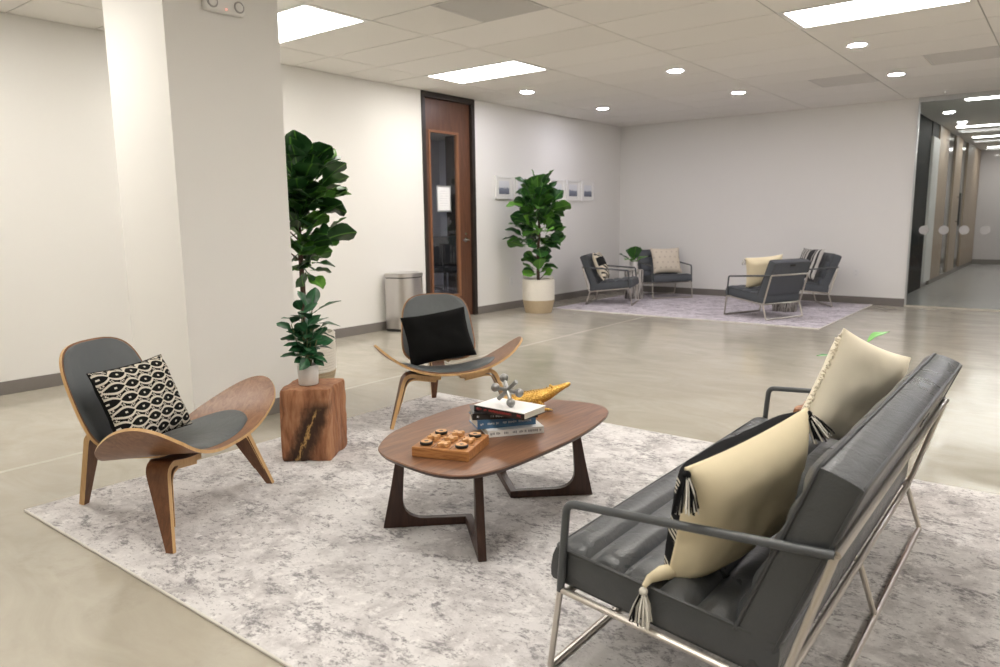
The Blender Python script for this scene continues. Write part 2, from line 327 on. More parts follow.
# ------------------------------------------------------------------ geometry helpers
class G:
    def __init__(s): s.v = []; s.f = []; s.m = []
    def add(s, vs, fs, m=0):
        o = len(s.v); s.v += [tuple(v) for v in vs]; s.f += [tuple(i+o for i in f) for f in fs]
        s.m += (m if isinstance(m, list) else [m]*len(fs)); return s
    def box(s, a, b, m=0):
        (x0, y0, z0), (x1, y1, z1) = a, b
        return s.add([(x0,y0,z0),(x1,y0,z0),(x1,y1,z0),(x0,y1,z0),(x0,y0,z1),(x1,y0,z1),(x1,y1,z1),(x0,y1,z1)],
                     [(3,2,1,0),(4,5,6,7),(0,1,5,4),(1,2,6,5),(2,3,7,6),(3,0,4,7)], m)
    def cbox(s, c, d, m=0): return s.box([c[i]-d[i]/2 for i in range(3)], [c[i]+d[i]/2 for i in range(3)], m)
    def tube(s, pts, r, n=8, m=0, closed=False, flatz=1.0):
        pts = [Vector(p) for p in pts]; k = len(pts); rs = r if isinstance(r, (list, tuple)) else [r]*k
        rings = []; up = None
        for i, p in enumerate(pts):
            if closed: t = (pts[(i+1) % k]-pts[i-1])
            else: t = pts[min(i+1, k-1)]-pts[max(i-1, 0)]
            t.normalize()
            if up is None:
                up = Vector((0, 0, 1)) if abs(t.z) < .9 else Vector((1, 0, 0))
            a = (up - t*up.dot(t)).normalized(); up = a; b = t.cross(a)
            rings.append([p + (a*math.cos(2*PI*j/n)*flatz + b*math.sin(2*PI*j/n))*rs[i] for j in range(n)])
        vs = [v for rg in rings for v in rg]; fs = []
        for i in range(k if closed else k-1):
            i2 = (i+1) % k
            for j in range(n):
                j2 = (j+1) % n; fs.append((i*n+j, i*n+j2, i2*n+j2, i2*n+j))
        if not closed:
            fs.append(tuple(range(n))[::-1]); fs.append(tuple((k-1)*n+j for j in range(n)))
        return s.add(vs, fs, m)
    def lathe(s, prof, n=24, c=(0, 0, 0), m=0, sx=1, sy=1, fn=None):
        vs = []; fs = []; k = len(prof)
        for r, z in prof:
            for j in range(n):
                a = 2*PI*j/n; q = fn(a, z) if fn else 1
                vs.append((c[0]+r*q*math.cos(a)*sx, c[1]+r*q*math.sin(a)*sy, c[2]+z))
        for i in range(k-1):
            for j in range(n):
                j2 = (j+1) % n; fs.append((i*n+j, i*n+j2, (i+1)*n+j2, (i+1)*n+j))
        fs.append(tuple(range(n))[::-1]); fs.append(tuple((k-1)*n+j for j in range(n)))
        return s.add(vs, fs, m)
    def sphere(s, c, r, n=14, k=9, m=0, sc=(1, 1, 1)):
        prof = [(r*math.sin(PI*i/k) if 0 < i < k else r*.02, -r*math.cos(PI*i/k)) for i in range(k+1)]
        g = G().lathe(prof, n); return s.add([(c[0]+x*sc[0], c[1]+y*sc[1], c[2]+z*sc[2]) for x, y, z in g.v], g.f, m)
    def prism(s, out, z0, z1, m=0, fn=None, mside=None):
        n = len(out); fn = fn or (lambda x, y, z: (x, y, z))
        vs = [fn(x, y, z0) for x, y in out]+[fn(x, y, z1) for x, y in out]
        fs = [tuple(range(n))[::-1], tuple(range(n, 2*n))]+[(i, (i+1) % n, n+(i+1) % n, n+i) for i in range(n)]
        ms = [m, m]+[mside if mside is not None else m]*n
        return s.add(vs, fs, ms)
    def sheet(s, fn, nu, nv, top, bot, m=0, rim=None, mb=None):
        """closed curved sheet: fn(a,b) on [-1,1]^2, offsets along the normal given by top/bot(a,b)"""
        rim = m if rim is None else rim; mb = m if mb is None else mb
        T = []; B = []; e = 1e-3
        for i in range(nu+1):
            for j in range(nv+1):
                a = -1+2*i/nu; b = -1+2*j/nv; p = Vector(fn(a, b))
                a1, a0 = min(1, a+e), max(-1, a-e); b1, b0 = min(1, b+e), max(-1, b-e)
                if abs(a) > .98 and abs(b) > .98:
                    aa, bb = a*.95, b*.95
                    n = (Vector(fn(aa+e, bb))-Vector(fn(aa-e, bb))).cross(Vector(fn(aa, bb+e))-Vector(fn(aa, bb-e)))
                else: n = (Vector(fn(a1, b))-Vector(fn(a0, b))).cross(Vector(fn(a, b1))-Vector(fn(a, b0)))
                n.normalize()
                T.append(p+n*top(a, b)); B.append(p+n*bot(a, b))
        w = nv+1; N = len(T); fs = []; ms = []
        for i in range(nu):
            for j in range(nv):
                q = (i*w+j, (i+1)*w+j, (i+1)*w+j+1, i*w+j+1); fs.append(q); ms.append(m)
                fs.append(tuple(N+x for x in q[::-1])); ms.append(mb)
        bd = [i*w for i in range(nu+1)] + [nu*w+j for j in range(1, nv+1)] + [i*w+nv for i in range(nu-1, -1, -1)] + [j for j in range(nv-1, 0, -1)]
        for k in range(len(bd)):
            x, y = bd[k], bd[(k+1) % len(bd)]; fs.append((y, x, N+x, N+y)); ms.append(rim)
        return s.add(T+B, fs, ms)
    def mesh(s, name, mats, smooth=None):
        me = bpy.data.meshes.new(name); me.from_pydata(s.v, [], s.f); me.update()
        for x in (mats if isinstance(mats, (list, tuple)) else [mats]): me.materials.append(M[x] if isinstance(x, str) else x)
        for p, mi in zip(me.polygons, s.m): p.material_index = mi
        if smooth is not None:
            for p in me.polygons: p.use_smooth = True
            me.set_sharp_from_angle(angle=math.radians(smooth))
        return me
def tag(o, label=None, cat=None, group=None, kind=None):
    if label: o['label'] = label
    if cat: o['category'] = cat
    if group: o['group'] = group
    if kind: o['kind'] = kind
    return o
def part(name, g, mats, parent=None, smooth=35, bevel=0, loc=None, rotz=0, seg=2):
    me = g if isinstance(g, bpy.types.Mesh) else g.mesh(name, mats, smooth)
    o = bpy.data.objects.new(name, me); C.objects.link(o)
    if parent: o.parent = parent
    if loc: o.location = loc
    if rotz: o.rotation_euler = (0, 0, rotz)
    if bevel:
        b = o.modifiers.new('bevel', 'BEVEL'); b.width = bevel; b.segments = seg; b.limit_method = 'ANGLE'; b.angle_limit = math.radians(40)
    return o
def thing(name, label, cat, loc=(0, 0, 0), rotz=0, group=None):
    o = bpy.data.objects.new(name, None); C.objects.link(o); o.empty_display_size = .1
    o.location = loc; o.rotation_euler = (0, 0, rotz); tag(o, label, cat, group); return o
def dup(root, label, loc, rotz, group=None):
    r = root.copy(); C.objects.link(r); r.location = loc; r.rotation_euler = (0, 0, rotz); r['label'] = label
    if group: r['group'] = group
    for ch in root.children:
        c = ch.copy(); C.objects.link(c); c.parent = r
        for gch in ch.children:
            d = gch.copy(); C.objects.link(d); d.parent = c
    return r
def struct(name, g, mats, parent=None, smooth=None, label=None, bevel=0):
    o = part(name, g, mats, parent, smooth, bevel)
    if not parent: o['kind'] = 'structure'
    return o
def rounded_path(pts, r, n=6):
    pts = [Vector(p) for p in pts]; out = [pts[0]]
    for i in range(1, len(pts)-1):
        p = pts[i]; a = (pts[i-1]-p); b = (pts[i+1]-p); d = min(r, a.length*.49, b.length*.49)
        A = p+a.normalized()*d; B = p+b.normalized()*d
        for k in range(n+1):
            t = k/n; out.append(A*(1-t)**2 + p*2*t*(1-t) + B*t*t)
    out.append(pts[-1]); return out
def catmull(pts, k=6):
    out = []; n = len(pts)
    for i in range(n):
        p0, p1, p2, p3 = (Vector((*pts[(i+d) % n], 0)) for d in (-1, 0, 1, 2))
        for j in range(k):
            t = j/k
            q = .5*((2*p1)+(p2-p0)*t+(2*p0-5*p1+4*p2-p3)*t*t+(3*p1-p0-3*p2+p3)*t**3); out.append((q.x, q.y))
    return out

# ------------------------------------------------------------------ the room
H = 2.743; X1 = 9.6; Y0 = -15.2
T = .6096; GX = .597; GY = -5.39
fl = struct('floor', G().box((-3.6, Y0, -.1), (X1, 0.02, 0)), 'floor')
part('floor_joint', G().box((1.935, Y0+.3, 0), (1.970, -2.85, .0006)), 'joint', fl, None)
part('floor_joint', G().box((2.0, -5.20, 0), (X1, -5.185, .0005)), 'joint', fl, None) if False else None
# left wall with the door opening
DY0, DY1 = -4.806, -3.839
g = G(); g.box((-.12, Y0, 0), (0, DY0, H+.1)).box((-.12, DY1, 0), (0, .12, H+.1))
struct('wall_left', g, 'wall')
struct('wall_back', G().box((0, 0, 0), (4.40, .12, H+.1)), 'wall')
struct('wall_front', G().box((-.12, Y0-.12, 0), (X1+.12, Y0, H+.1)), 'wall')
struct('wall_right', G().box((X1, Y0, 0), (X1+.12, .12, H+.1)), 'wall')
struct('baseboard_left', G().box((0, Y0, 0), (.010, DY0-.01, .10)).box((0, DY1+.01, 0), (.010, 0, .10)), 'base', bevel=.003)
struct('baseboard_back', G().box((.010, -.010, 0), (4.40, 0, .10)), 'base', bevel=.003)
# square pillar
pil = struct('wall_pillar', G().box((1.43, -9.03, 0), (2.121, -8.28, H+.05)), 'pillar')
struct('baseboard_pillar', G().box((1.42, -9.04, 0), (2.131, -8.27, .10)), 'base', bevel=.003)

# ceiling: dark plenum slab, grid bars, tiles
ce = struct('ceiling', G().box((-.12, Y0, H+.03), (X1, .0, H+.08)), 'plenum')
xs = [0.]+[GX+2*T*k for k in range(0, 8) if GX+2*T*k < X1-.02]+[X1]
ys = [Y0]+[GY+T*k for k in range(-20, 12) if Y0+.02 < GY+T*k < -.02]+[0.]
bar = .0025
for x in xs[1:-1]: part('grid_bar', G().box((x-.010, Y0, H+.004), (x+.010, 0, H+.012)), 'tbar', ce, None)
for y in ys[1:-1]: part('grid_bar', G().box((0, y-.010, H+.0045), (X1, y+.010, H+.0125)), 'tbar', ce, None)
panel_cells = {}
for kx in (0, 3, 6):
    for ky in (0, -4, -8, -12):
        if ky > -8 or (kx, ky) in ((0, -8), (3, -8), (6, -8), (3, -12), (0, -12)): panel_cells[(round(GX+2*T*kx, 3), round(GY+T*ky, 3))] = (kx, ky)  # near-pillar and behind-camera panels: unseen, added to light the pillar face
skip_half = {}
tile_cache = {}
def tile(x0, y0, x1, y1):
    k = (round(x1-x0, 3), round(y1-y0, 3))
    if k not in tile_cache:
        hx, hy = k[0]/2-.0055, k[1]/2-.0055
        tile_cache[k] = G().box((-hx, -hy, 0), (hx, hy, .014)).mesh('ceiling_tile', 'tile')
    part('ceiling_tile', tile_cache[k], None, ce, loc=((x0+x1)/2, (y0+y1)/2, H))
vent_cells = [(1, -3, 1), (2, 5, 1), (3, 4, 1)]   # (kx, ky, which half: 1 = right)
def cell(kx, ky): return (GX+2*T*kx, GY+T*ky)
VENT = {}
for kx, ky, hf in vent_cells:
    x, y = cell(kx, ky); VENT[(round(x, 3), round(y, 3))] = hf
for i in range(len(xs)-1):
    for j in range(len(ys)-1):
        x0, x1, y0, y1 = xs[i], xs[i+1], ys[j], ys[j+1]
        k = (round(x0, 3), round(y0, 3))
        if k in panel_cells: continue
        if x0 < 2.0 and x1 > 1.5 and False: continue
        if k in VENT: x1 = x0+T
        tile(x0, y0, x1, y1)
# troffers
names = {(0, 0): 'rectangular ceiling light panel above the wooden door', (0, -4): 'rectangular ceiling light panel right beside the top of the white pillar',
         (3, 0): 'large rectangular ceiling light panel at the top right corner of the view'}
for (x, y), (kx, ky) in panel_cells.items():
    t = thing('ceiling_light', names.get((kx, ky), {(6, 0): 'rectangular ceiling light panel right of the large panel, outside the view', (3, -4): 'rectangular ceiling light panel over the leather sofa, outside the view', (6, -4): 'rectangular ceiling light panel right of the sofa, outside the view', (0, -8): 'unseen rectangular ceiling light panel added in front of the pillar to light its near face', (3, -8): 'rectangular ceiling light panel over the near rug edge, outside the view', (6, -8): 'rectangular ceiling light panel over the camera position, outside the view', (3, -12): 'unseen rectangular ceiling light panel added behind the camera to light the pillar', (0, -12): 'unseen rectangular ceiling light panel added along the left wall behind the camera to light the pillar'}.get((kx, ky), 'rectangular ceiling light panel outside the view')), 'ceiling light', (x+T, y+T/2, H), 0, 'rectangular ceiling panels')
    part('diffuser', G().box((-T+.045, -T/2+.03, -.002), (T-.045, T/2-.03, .008)), 'panel', t, None)
    fr = G(); a, b = T-.004, T/2-.004
    fr.box((-a, -b, -.004), (a, -b+.028, .012)).box((-a, b-.028, -.004), (a, b, .012)).box((-a, -b+.028, -.004), (-a+.042, b-.028, .012)).box((a-.042, -b+.028, -.004), (a, b-.028, .012))
    part('frame', fr, 'white_metal', t, None)
# downlights
dn = ['round ceiling downlight nearest the door', 'round ceiling downlight nearest the far room corner', 'round downlight in the middle of the ceiling, near row',
      'round downlight in the middle of the ceiling, above the far chairs', 'round downlight nearest the large right ceiling panel', 'round downlight nearest the glass partition']
ring = G().lathe([(.072, .0), (.10, -.004), (.10, .004), (.072, .006)], 28).mesh('trim_ring', 'white_metal', 40)
lens = G().lathe([(.074, -.003), (.074, .004)], 28).mesh('lens', 'down', 30)
k = 0
for x in (.83, 2.74, 4.48):
    for y in (-3.84, -2.04):
        t = thing('downlight', dn[k], 'downlight', (x, y, H), 0, 'round downlights'); k += 1
        part('trim_ring', ring, None, t); part('lens', lens, None, t)
for x, y in ((6.3, -3.84), (6.3, -2.04), (8.1, -3.84), (8.1, -2.04)):
    t = thing('downlight', ('round downlight right of the view, %s' % {(6.3, -3.84): 'nearest row, beside the visible ones', (6.3, -2.04): 'far row, beside the visible ones', (8.1, -3.84): 'nearest row, by the right wall', (8.1, -2.04): 'far row, by the right wall'}[(x, y)]), 'downlight', (x, y, H), 0, 'round downlights'); part('trim_ring', ring, None, t); part('lens', lens, None, t)
# vents
vl = ['grey square air grille beside the near ceiling panels', 'grey air grille above the far armchairs', 'grey air grille in front of the glass partition']
for (kx, ky, hf), lb in zip(vent_cells, vl):
    x, y = cell(kx, ky)
    t = thing('air_vent', lb, 'vent', (x+1.5*T, y+T/2, H), 0, 'square air grilles')
    q = T/2-.004; fr = G()
    fr.box((-q, -q, -.003), (q, -q+.02, .010)).box((-q, q-.02, -.003), (q, q, .010)).box((-q, -q+.02, -.003), (-q+.02, q-.02, .010)).box((q-.02, -q+.02, -.003), (q, q-.02, .010))
    part('frame', fr, 'vent', t, None)
    part('grille_backing', G().box((-q+.02, -q+.02, .012), (q-.02, q-.02, .016)), 'vent_dark', t, None)
    nb = 22; sl = G().add([(-q+.02, -.010, .010), (q-.02, -.010, .010), (q-.02, .006, -.002), (-q+.02, .006, -.002), (-q+.02, -.009, .0115), (q-.02, -.009, .0115), (q-.02, .007, -.0005), (-q+.02, .007, -.0005)],
        [(3,2,1,0),(4,5,6,7),(0,1,5,4),(1,2,6,5),(2,3,7,6),(3,0,4,7)]).mesh('slat', 'vent')
    for s in range(nb):
        part('slat', sl, None, t, loc=(0, -q+.03+(2*q-.06)*s/(nb-1), 0))
# sprinkler head near the glass header
t = thing('sprinkler_head', 'small ceiling sprinkler head near the glass partition', 'sprinkler', (4.75, -.42, H))
part('escutcheon', G().lathe([(.035, 0), (.030, -.010), (.012, -.012)], 16), 'white_metal', t); part('deflector', G().lathe([(.010, -.012), (.008, -.03), (.018, -.032), (.018, -.035)], 12), 'chrome', t)

# ---- door
d = struct('door_1', G().box((-.075, DY0+.062, .008), (-.035, -4.66, H-.07)).box((-.075, -4.115, .008), (-.035, DY1-.062, H-.07)).box((-.075, -4.66, .008), (-.035, -4.115, .27)).box((-.075, -4.66, 2.315), (-.035, -4.115, H-.07)), 'door_wood')
fr = G().box((-.12, DY0, 0), (.012, DY0+.06, H)).box((-.12, DY1-.06, 0), (.012, DY1, H)).box((-.12, DY0+.06, H-.068), (.012, DY1-.06, H))
part('door_frame', fr, 'door_frame', d, None, .003)
tr = G(); a0, a1, z0, z1 = -4.66, -4.115, .27, 2.315; w_ = .030
tr.box((-.080, a0, z0), (-.026, a0+w_, z1)).box((-.080, a1-w_, z0), (-.026, a1, z1)).box((-.080, a0+w_, z0), (-.026, a1-w_, z0+w_)).box((-.080, a0+w_, z1-w_), (-.026, a1-w_, z1))
part('glazing_bead', tr, 'door_trim', d, None, .003)
part('glass_pane', G().box((-.058, a0+w_, z0+w_), (-.052, a1-w_, z1-w_)), 'door_glass', d, None)
hd = part('door_handle', G().lathe([(.03, 0), (.03, .008), (.012, .012)], 20).add([], []), 'chrome', d)
hd.matrix_local = Matrix.Translation((-.035, -4.01, .985)) @ Matrix.Rotation(PI/2, 4, 'Y')
lv = part('lever', G().tube(rounded_path([(-.03, -4.01, .985), (.03, -4.01, .985), (.035, -4.13, .985)], .02), .010, 10), 'chrome', d)
part('lock_cylinder', G().lathe([(.016, 0), (.014, .012)], 14), 'chrome', d).matrix_local = Matrix.Translation((-.035, -4.01, 1.06)) @ Matrix.Rotation(PI/2, 4, 'Y')
part('hinge', G().cbox((-.030, DY0+.064, .35), (.012, .014, .10)), 'door_frame', d, None)
part('hinge', G().cbox((-.030, DY0+.064, 2.3), (.012, .014, .10)), 'door_frame', d, None)
t = thing('notice', 'white printed notice in a grey holder on the door glass', 'notice', (-.0515, -4.396, 1.50))
part('sheet', G().box((.004, -.112, -.142), (.0065, .112, .142)), 'notice', t, None)
hf = G().box((0, -.132, -.162), (.008, -.112, .162)).box((0, .112, -.162), (.008, .132, .162)).box((0, -.112, -.162), (.008, .112, -.142)).box((0, -.112, .142), (.008, .112, .162))
part('holder_frame', hf, 'alu', t, None)

# ---- office seen through the door glass
struct('wall_office_back', G().box((-3.6, -6.4, 0), (-3.5, -.6, H)), 'office_wall')
struct('wall_office_left', G().box((-3.5, -6.4, 0), (-.12, -6.3, H)), 'office_wall')
struct('wall_office_right', G().box((-3.5, -.7, 0), (-.12, -.6, H)), 'office_wall')
struct('ceiling_office', G().box((-3.6, -6.4, H-.02), (-.12, -.6, H+.03)), 'tile')
struct('trim_1', G().box((-2.93, -1.15, 0), (-2.3, -.7, H-.02)), 'office_dark', label='dark column')
t = thing('office_fill_light', 'unseen ceiling panel added to light the office behind the door', 'ceiling light', (-1.9, -4.6, H-.02))  # added panel, out of sight, brightens the office behind the glass
part('diffuser', G().box((-.55, -.27, -.008), (.55, .27, -.002)), emit('office_fill_lens', (1, .97, .99), 24.0), t, None)
part('frame', G().box((-.60, -.30, -.006), (-.55, .30, 0)).box((.55, -.30, -.006), (.60, .30, 0)).box((-.55, -.30, -.006), (.55, -.27, 0)).box((-.55, .27, -.006), (.55, .30, 0)), 'white_metal', t, None)
t = thing('office_table', 'grey meeting table inside the office behind the door', 'table', (-2.35, -1.62, 0))
part('tabletop', G().box((-.6, -.35, .71), (.6, .35, .74)), 'office_top', t, None, .005)
for sx in (-.5, .5):
    for sy in (-.28, .28): part('leg', G().tube([(sx, sy, 0), (sx, sy, .71)], .02, 8), 'alu', t)
def office_chair(loc, rz, label):
    t = thing('office_chair', label, 'chair', loc, rz, 'black office chairs behind the door')
    part('seat', G().box((-.24, -.24, .44), (.24, .24, .52)), 'black', t, None, .03)
    part('backrest', G().box((-.27, -.22, .58), (-.21, .22, 1.0)), 'black', t, None, .025)
    part('back_support', G().tube([(-.1, 0, .45), (-.27, 0, .47), (-.275, 0, .75)], .018, 8), 'black', t)
    part('gas_column', G().tube([(0, 0, .10), (0, 0, .45)], .025, 10), 'black', t)
    for k in range(5):
        a = 2*PI*k/5
        part('base_leg', G().tube([(0, 0, .12), (.27*math.cos(a), .27*math.sin(a), .07)], [.025, .016], 8), 'black', t)
        part('caster', G().sphere((.28*math.cos(a), .28*math.sin(a), .031), .03, 8, 6), 'black', t)
    for s in (-1, 1): part('armrest', G().tube(rounded_path([(0, .25*s, .46), (0, .29*s, .66), (-.15, .29*s, .68), (.12, .29*s, .68)], .02), .016, 8), 'black', t)
office_chair((-1.55, -2.75, 0), 2.2, 'black office chair nearest the door glass')
office_chair((-2.35, -2.25, 0), 1.5, 'black office chair further back behind the door glass')

# ---- glass partition and corridor
wn = struct('window_1', G().box((4.40, -.035, H-.06), (X1, .035, H)), 'alu')
part('floor_track', G().box((4.40, -.04, 0), (X1, .04, .018)), 'joint', wn, None)
part('edge_post', G().box((4.40, -.03, .018), (4.418, .03, H-.06)), 'alu', wn, None)
for k, x in enumerate((4.418, 5.9, 7.4)):
    part('glass_pane', G().box((x+.002, -.006, .018), ((5.9, 7.4, X1)[k]-.002, .006, H-.06)), 'glass', wn, None)
dot = G().lathe([(.058, -.001), (.058, .001)], 28).mesh('manifestation_dot', 'frost', 30)
k = 0; x = 4.566
while x < X1-.1:
    o = part('manifestation_dot', dot, None, wn); o.matrix_local = Matrix.Translation((x, -.0075, 1.03)) @ Matrix.Rotation(PI/2, 4, 'X'); x += .228
CX = 4.17; CY1 = 10.3
struct('floor_corridor', G().box((CX-.5, .02, -.1), (X1, CY1+.2, -.002)), 'base')
cf = bpy.data.objects['floor_corridor']
tl = G().box((-.298, -.298, -.004), (.298, .298, .0)).mesh('floor_tile', 'corr_tile')
for i in range(9):
    for j in range(17): part('floor_tile', tl, None, cf, loc=(CX+.3+.6*i, .36+.6*j, 0), bevel=0)
struct('ceiling_corridor', G().box((CX-.5, .12, H), (X1, CY1+.2, H+.1)), 'tile')
struct('wall_corridor_end', G().box((CX-.5, CY1, 0), (X1, CY1+.12, H)), 'corr_wall')
struct('baseboard_corridor', G().box((CX, CY1-.012, 0), (X1, CY1, .12)), 'base')
struct('wall_corridor_right', G().box((X1, .12, 0), (X1+.1, CY1, H)), 'corr_wall')
lw = struct('wall_corridor_left', G().box((CX-.5, .12, 0), (CX-.03, CY1, H)), 'corr_wall')
part('dark_glass_panel', G().box((CX-.03, .125, .0), (CX-.01, 2.9, H)), 'dark_glass', lw, None)
part('dark_header', G().box((CX-.03, 2.9, 2.5), (CX+.0, 3.6, H)), 'dark_glass', lw, None)
part('white_door_edge', G().box((CX-.03, 2.9, .09), (CX+.03, 3.58, 2.5)), 'white', lw, None, .004)
for y0, y1, mt, nm in ((3.60, 4.80, 'oak_panel', 'oak_panel'), (4.82, 5.75, 'grey_glass', 'glass_panel'), (5.77, 6.75, 'oak_panel', 'oak_panel'), (6.77, 7.7, 'grey_glass', 'glass_panel'), (7.72, CY1-.01, 'oak_panel', 'oak_panel')):
    part(nm, G().box((CX-.03, y0, .09), (CX+(.02 if 'oak' in nm else -.01), y1, H)), mt, lw, None, .003)
part('skirting', G().box((CX-.03, 3.60, 0), (CX+.015, CY1-.01, .09)), 'base', lw, None)
t = thing('door_pull', 'long vertical black door pull on corridor oak panels', 'door handle', (CX+.02, 6.5, 0))
part('bar', G().tube([(.05, 0, 1.0), (.05, 0, 1.65)], .018, 8), 'black', t)
for z in (1.08, 1.57): part('standoff', G().tube([(0, 0, z), (.05, 0, z)], .010, 8), 'black', t)
cl = ['linear corridor ceiling light nearest the glass partition', 'second linear corridor light behind the glass', 'third linear corridor light behind the glass', 'linear corridor light furthest from the glass']
for (y, x0), lb in zip(((.55, 4.86), (4.17, 4.36), (6.41, 4.38), (9.3, 4.40)), cl):
    t = thing('linear_light', lb, 'ceiling light', (x0+.9, y, H), 0, 'linear corridor lights')
    part('lens', G().box((-.9, -.085, -.012), (.9, .085, -.004)), 'linear', t, None)
    part('housing', G().box((-.92, -.10, -.006), (.92, .10, 0)), 'white_metal', t, None)
for y, lb in ((1.83, 'round corridor downlight nearest the glass'), (3.4, 'second round corridor downlight behind the glass')):
    t = thing('downlight', lb, 'downlight', (4.52, y, H), 0, 'corridor downlights'); part('trim_ring', ring, None, t); part('lens', G().lathe([(.074, -.003), (.074, .004)], 28), 'linear', t)

# ---- small wall fittings
def outlet(name, label, mtx):
    t = thing(name, label, 'outlet'); t.matrix_world = mtx
    part('cover_plate', G().box((-.036, -.058, 0), (.036, .058, .006)), 'white', t, None, .002)
    for s in (-1, 1):
        r = part('receptacle', G().lathe([(.0165, 0), (.0165, .0085), (.015, .0095)], 16), 'white', t, 30, loc=(0, .026*s, 0))
        part('slot', G().box((-.007, -.004, .0095), (-.005, .005, .0100)).box((.005, -.004, .0095), (.007, .005, .0100)), 'black', r, None)
outlet('wall_outlet', 'white power outlet on the back wall beside the far armchairs', Matrix.Translation((3.765, 0, .43)) @ Matrix.Rotation(PI/2, 4, 'X'))
outlet('wall_outlet', 'white power outlet low on the left wall beside the fiddle-leaf basket', Matrix.Translation((0, -3.096, .39)) @ Matrix(((0, 0, 1, 0), (1, 0, 0, 0), (0, 1, 0, 0), (0, 0, 0, 1))))
t = thing('emergency_light', 'white emergency light with small red lamp high on the pillar', 'emergency light', (2.121, -8.675, 2.478))
part('housing', G().box((0, -.13, -.035), (.055, .13, .07)), 'white', t, None, .022, seg=4)
for s in (-1, 1): part('bezel', G().tube([(.056, .085*s+.028*math.cos(2*PI*q/16), .012+.028*math.sin(2*PI*q/16)) for q in range(16)], .006, 6, closed=True), 'vent_dark', part('lamp_head', G().sphere((.048, .085*s, .012), .032, 14, 8, sc=(.6, 1, 1)), 'white', t))
part('indicator', G().sphere((.056, .0, -.015), .005, 8, 6), 'red_led', t)
# framed prints
fl_lab = ['leftmost small white framed skyline print on the left wall', 'second white framed print, half behind the fig leaves', 'third white framed print, hidden behind the fig leaves',
          'fourth white framed print, just right of the fig leaves', 'fifth white framed print, second from the room corner', 'rightmost white framed print, nearest the room corner']
fg = G(); a, b, w_ = .182, .155, .028
fg.box((0, -a, -b), (.022, a, -b+w_)).box((0, -a, b-w_), (.022, a, b)).box((0, -a, -b+w_), (.022, -a+w_, b-w_)).box((0, a-w_, -b+w_), (.022, a, b-w_))
fm = fg.mesh('frame', 'white_metal'); mm = G().box((0, -a+w_, -b+w_), (.012, a-w_, b-w_)).mesh('mat_board', 'white'); pm = G().box((.012, -.112, -.088), (.0135, .112, .088)).mesh('print', 'print')
for k in range(6):
    t = thing('picture_frame', fl_lab[k], 'picture', (0, -3.245+.4345*k, 1.665), 0, 'row of framed prints')
    part('frame', fm, None, t); part('mat_board', mm, None, t); part('print', pm, None, t)

# ------------------------------------------------------------------ rugs
def make_rug(name, label, x0, y0, x1, y1, mat):
    t = thing(name, label, 'rug', ((x0+x1)/2, (y0+y1)/2, 0)); a, b = (x1-x0)/2, (y1-y0)/2
    part('pile', G().box((-a+.008, -b+.008, 0.001), (a-.008, b-.008, .011)), mat, t, None)
    part('binding', G().tube([(-a+.006, -b+.006, .006), (a-.006, -b+.006, .006), (a-.006, b-.006, .006), (-a+.006, b-.006, .006)], .006, 6, closed=True), 'binding', t, None)
make_rug('area_rug', 'pale grey distressed rug under the coffee table and leather sofa', 2.63, -10.13, 6.30, -7.45, 'rug')
make_rug('area_rug', 'pale lilac-grey distressed rug under the far armchairs', .50, -2.80, 4.03, -.12, 'rug_far')
RZ = .0115

# ------------------------------------------------------------------ shell chairs
def sq(a, b, k): 
    return (a*math.sqrt(1-b*b/2)*(1-k)+a*k, b*math.sqrt(1-a*a/2)*(1-k)+b*k)
def seat_fn(sx, sy, cx=.0):
    def fn(a, b):
        dx, dy = sq(a, b, .16); dx = dx*sx+cx; dy *= sy
        x = .085+.255*dx+.12*dy*dy; y = .45*dy
        z = .300+.036*dx-.012*max(0, dx)**3+.205*abs(dy)**2.5
        return (x, y, z)
    return fn
def back_fn(s):
    def fn(a, b):
        t = math.sin(a*PI/2); l = b*max(.003, (1-abs(t)**4.2))**.26; t *= s; l *= s
        u = (t+1)/2; hw = .258-.042*u
        y = hw*l; x = -.125-.195*u+.035*l*l-.015*math.sin(PI*u); z = .318+.427*u-.006*l*l*u
        return (x, -y, z)
    return fn
def ribbon(g, path, widths, thick, to3, cent=None):
    """laminated leg: path of 2D points, per-point width; faces 0 = veneer, 1 = ply edge"""
    P = [Vector((*p, 0)) for p in path]; n = len(P); vs = []; fs = []; ms = []
    for i in range(n):
        tg = (P[min(i+1, n-1)]-P[max(i-1, 0)]).normalized(); nr = Vector((-tg.y, tg.x, 0)); th = thick[i]/2
        for s in (-1, 1):
            q = P[i]+nr*th*s
            for w_ in (-1, 1): vs.append(to3(q.x, q.y, (cent[i] if cent else 0)+w_*widths[i]/2))
    for i in range(n-1):
        o, p = 4*i, 4*(i+1)
        for (a, b), m in (((0, 1), 0), ((1, 3), 1), ((3, 2), 0), ((2, 0), 1)):
            fs.append((o+a, o+b, p+b, p+a)); ms.append(m)
    fs += [(0, 2, 3, 1), (4*n-4, 4*n-3, 4*n-1, 4*n-2)]; ms += [1, 1]
    g.add(vs, fs, ms)
def lerp(a, b, t): return a+(b-a)*t
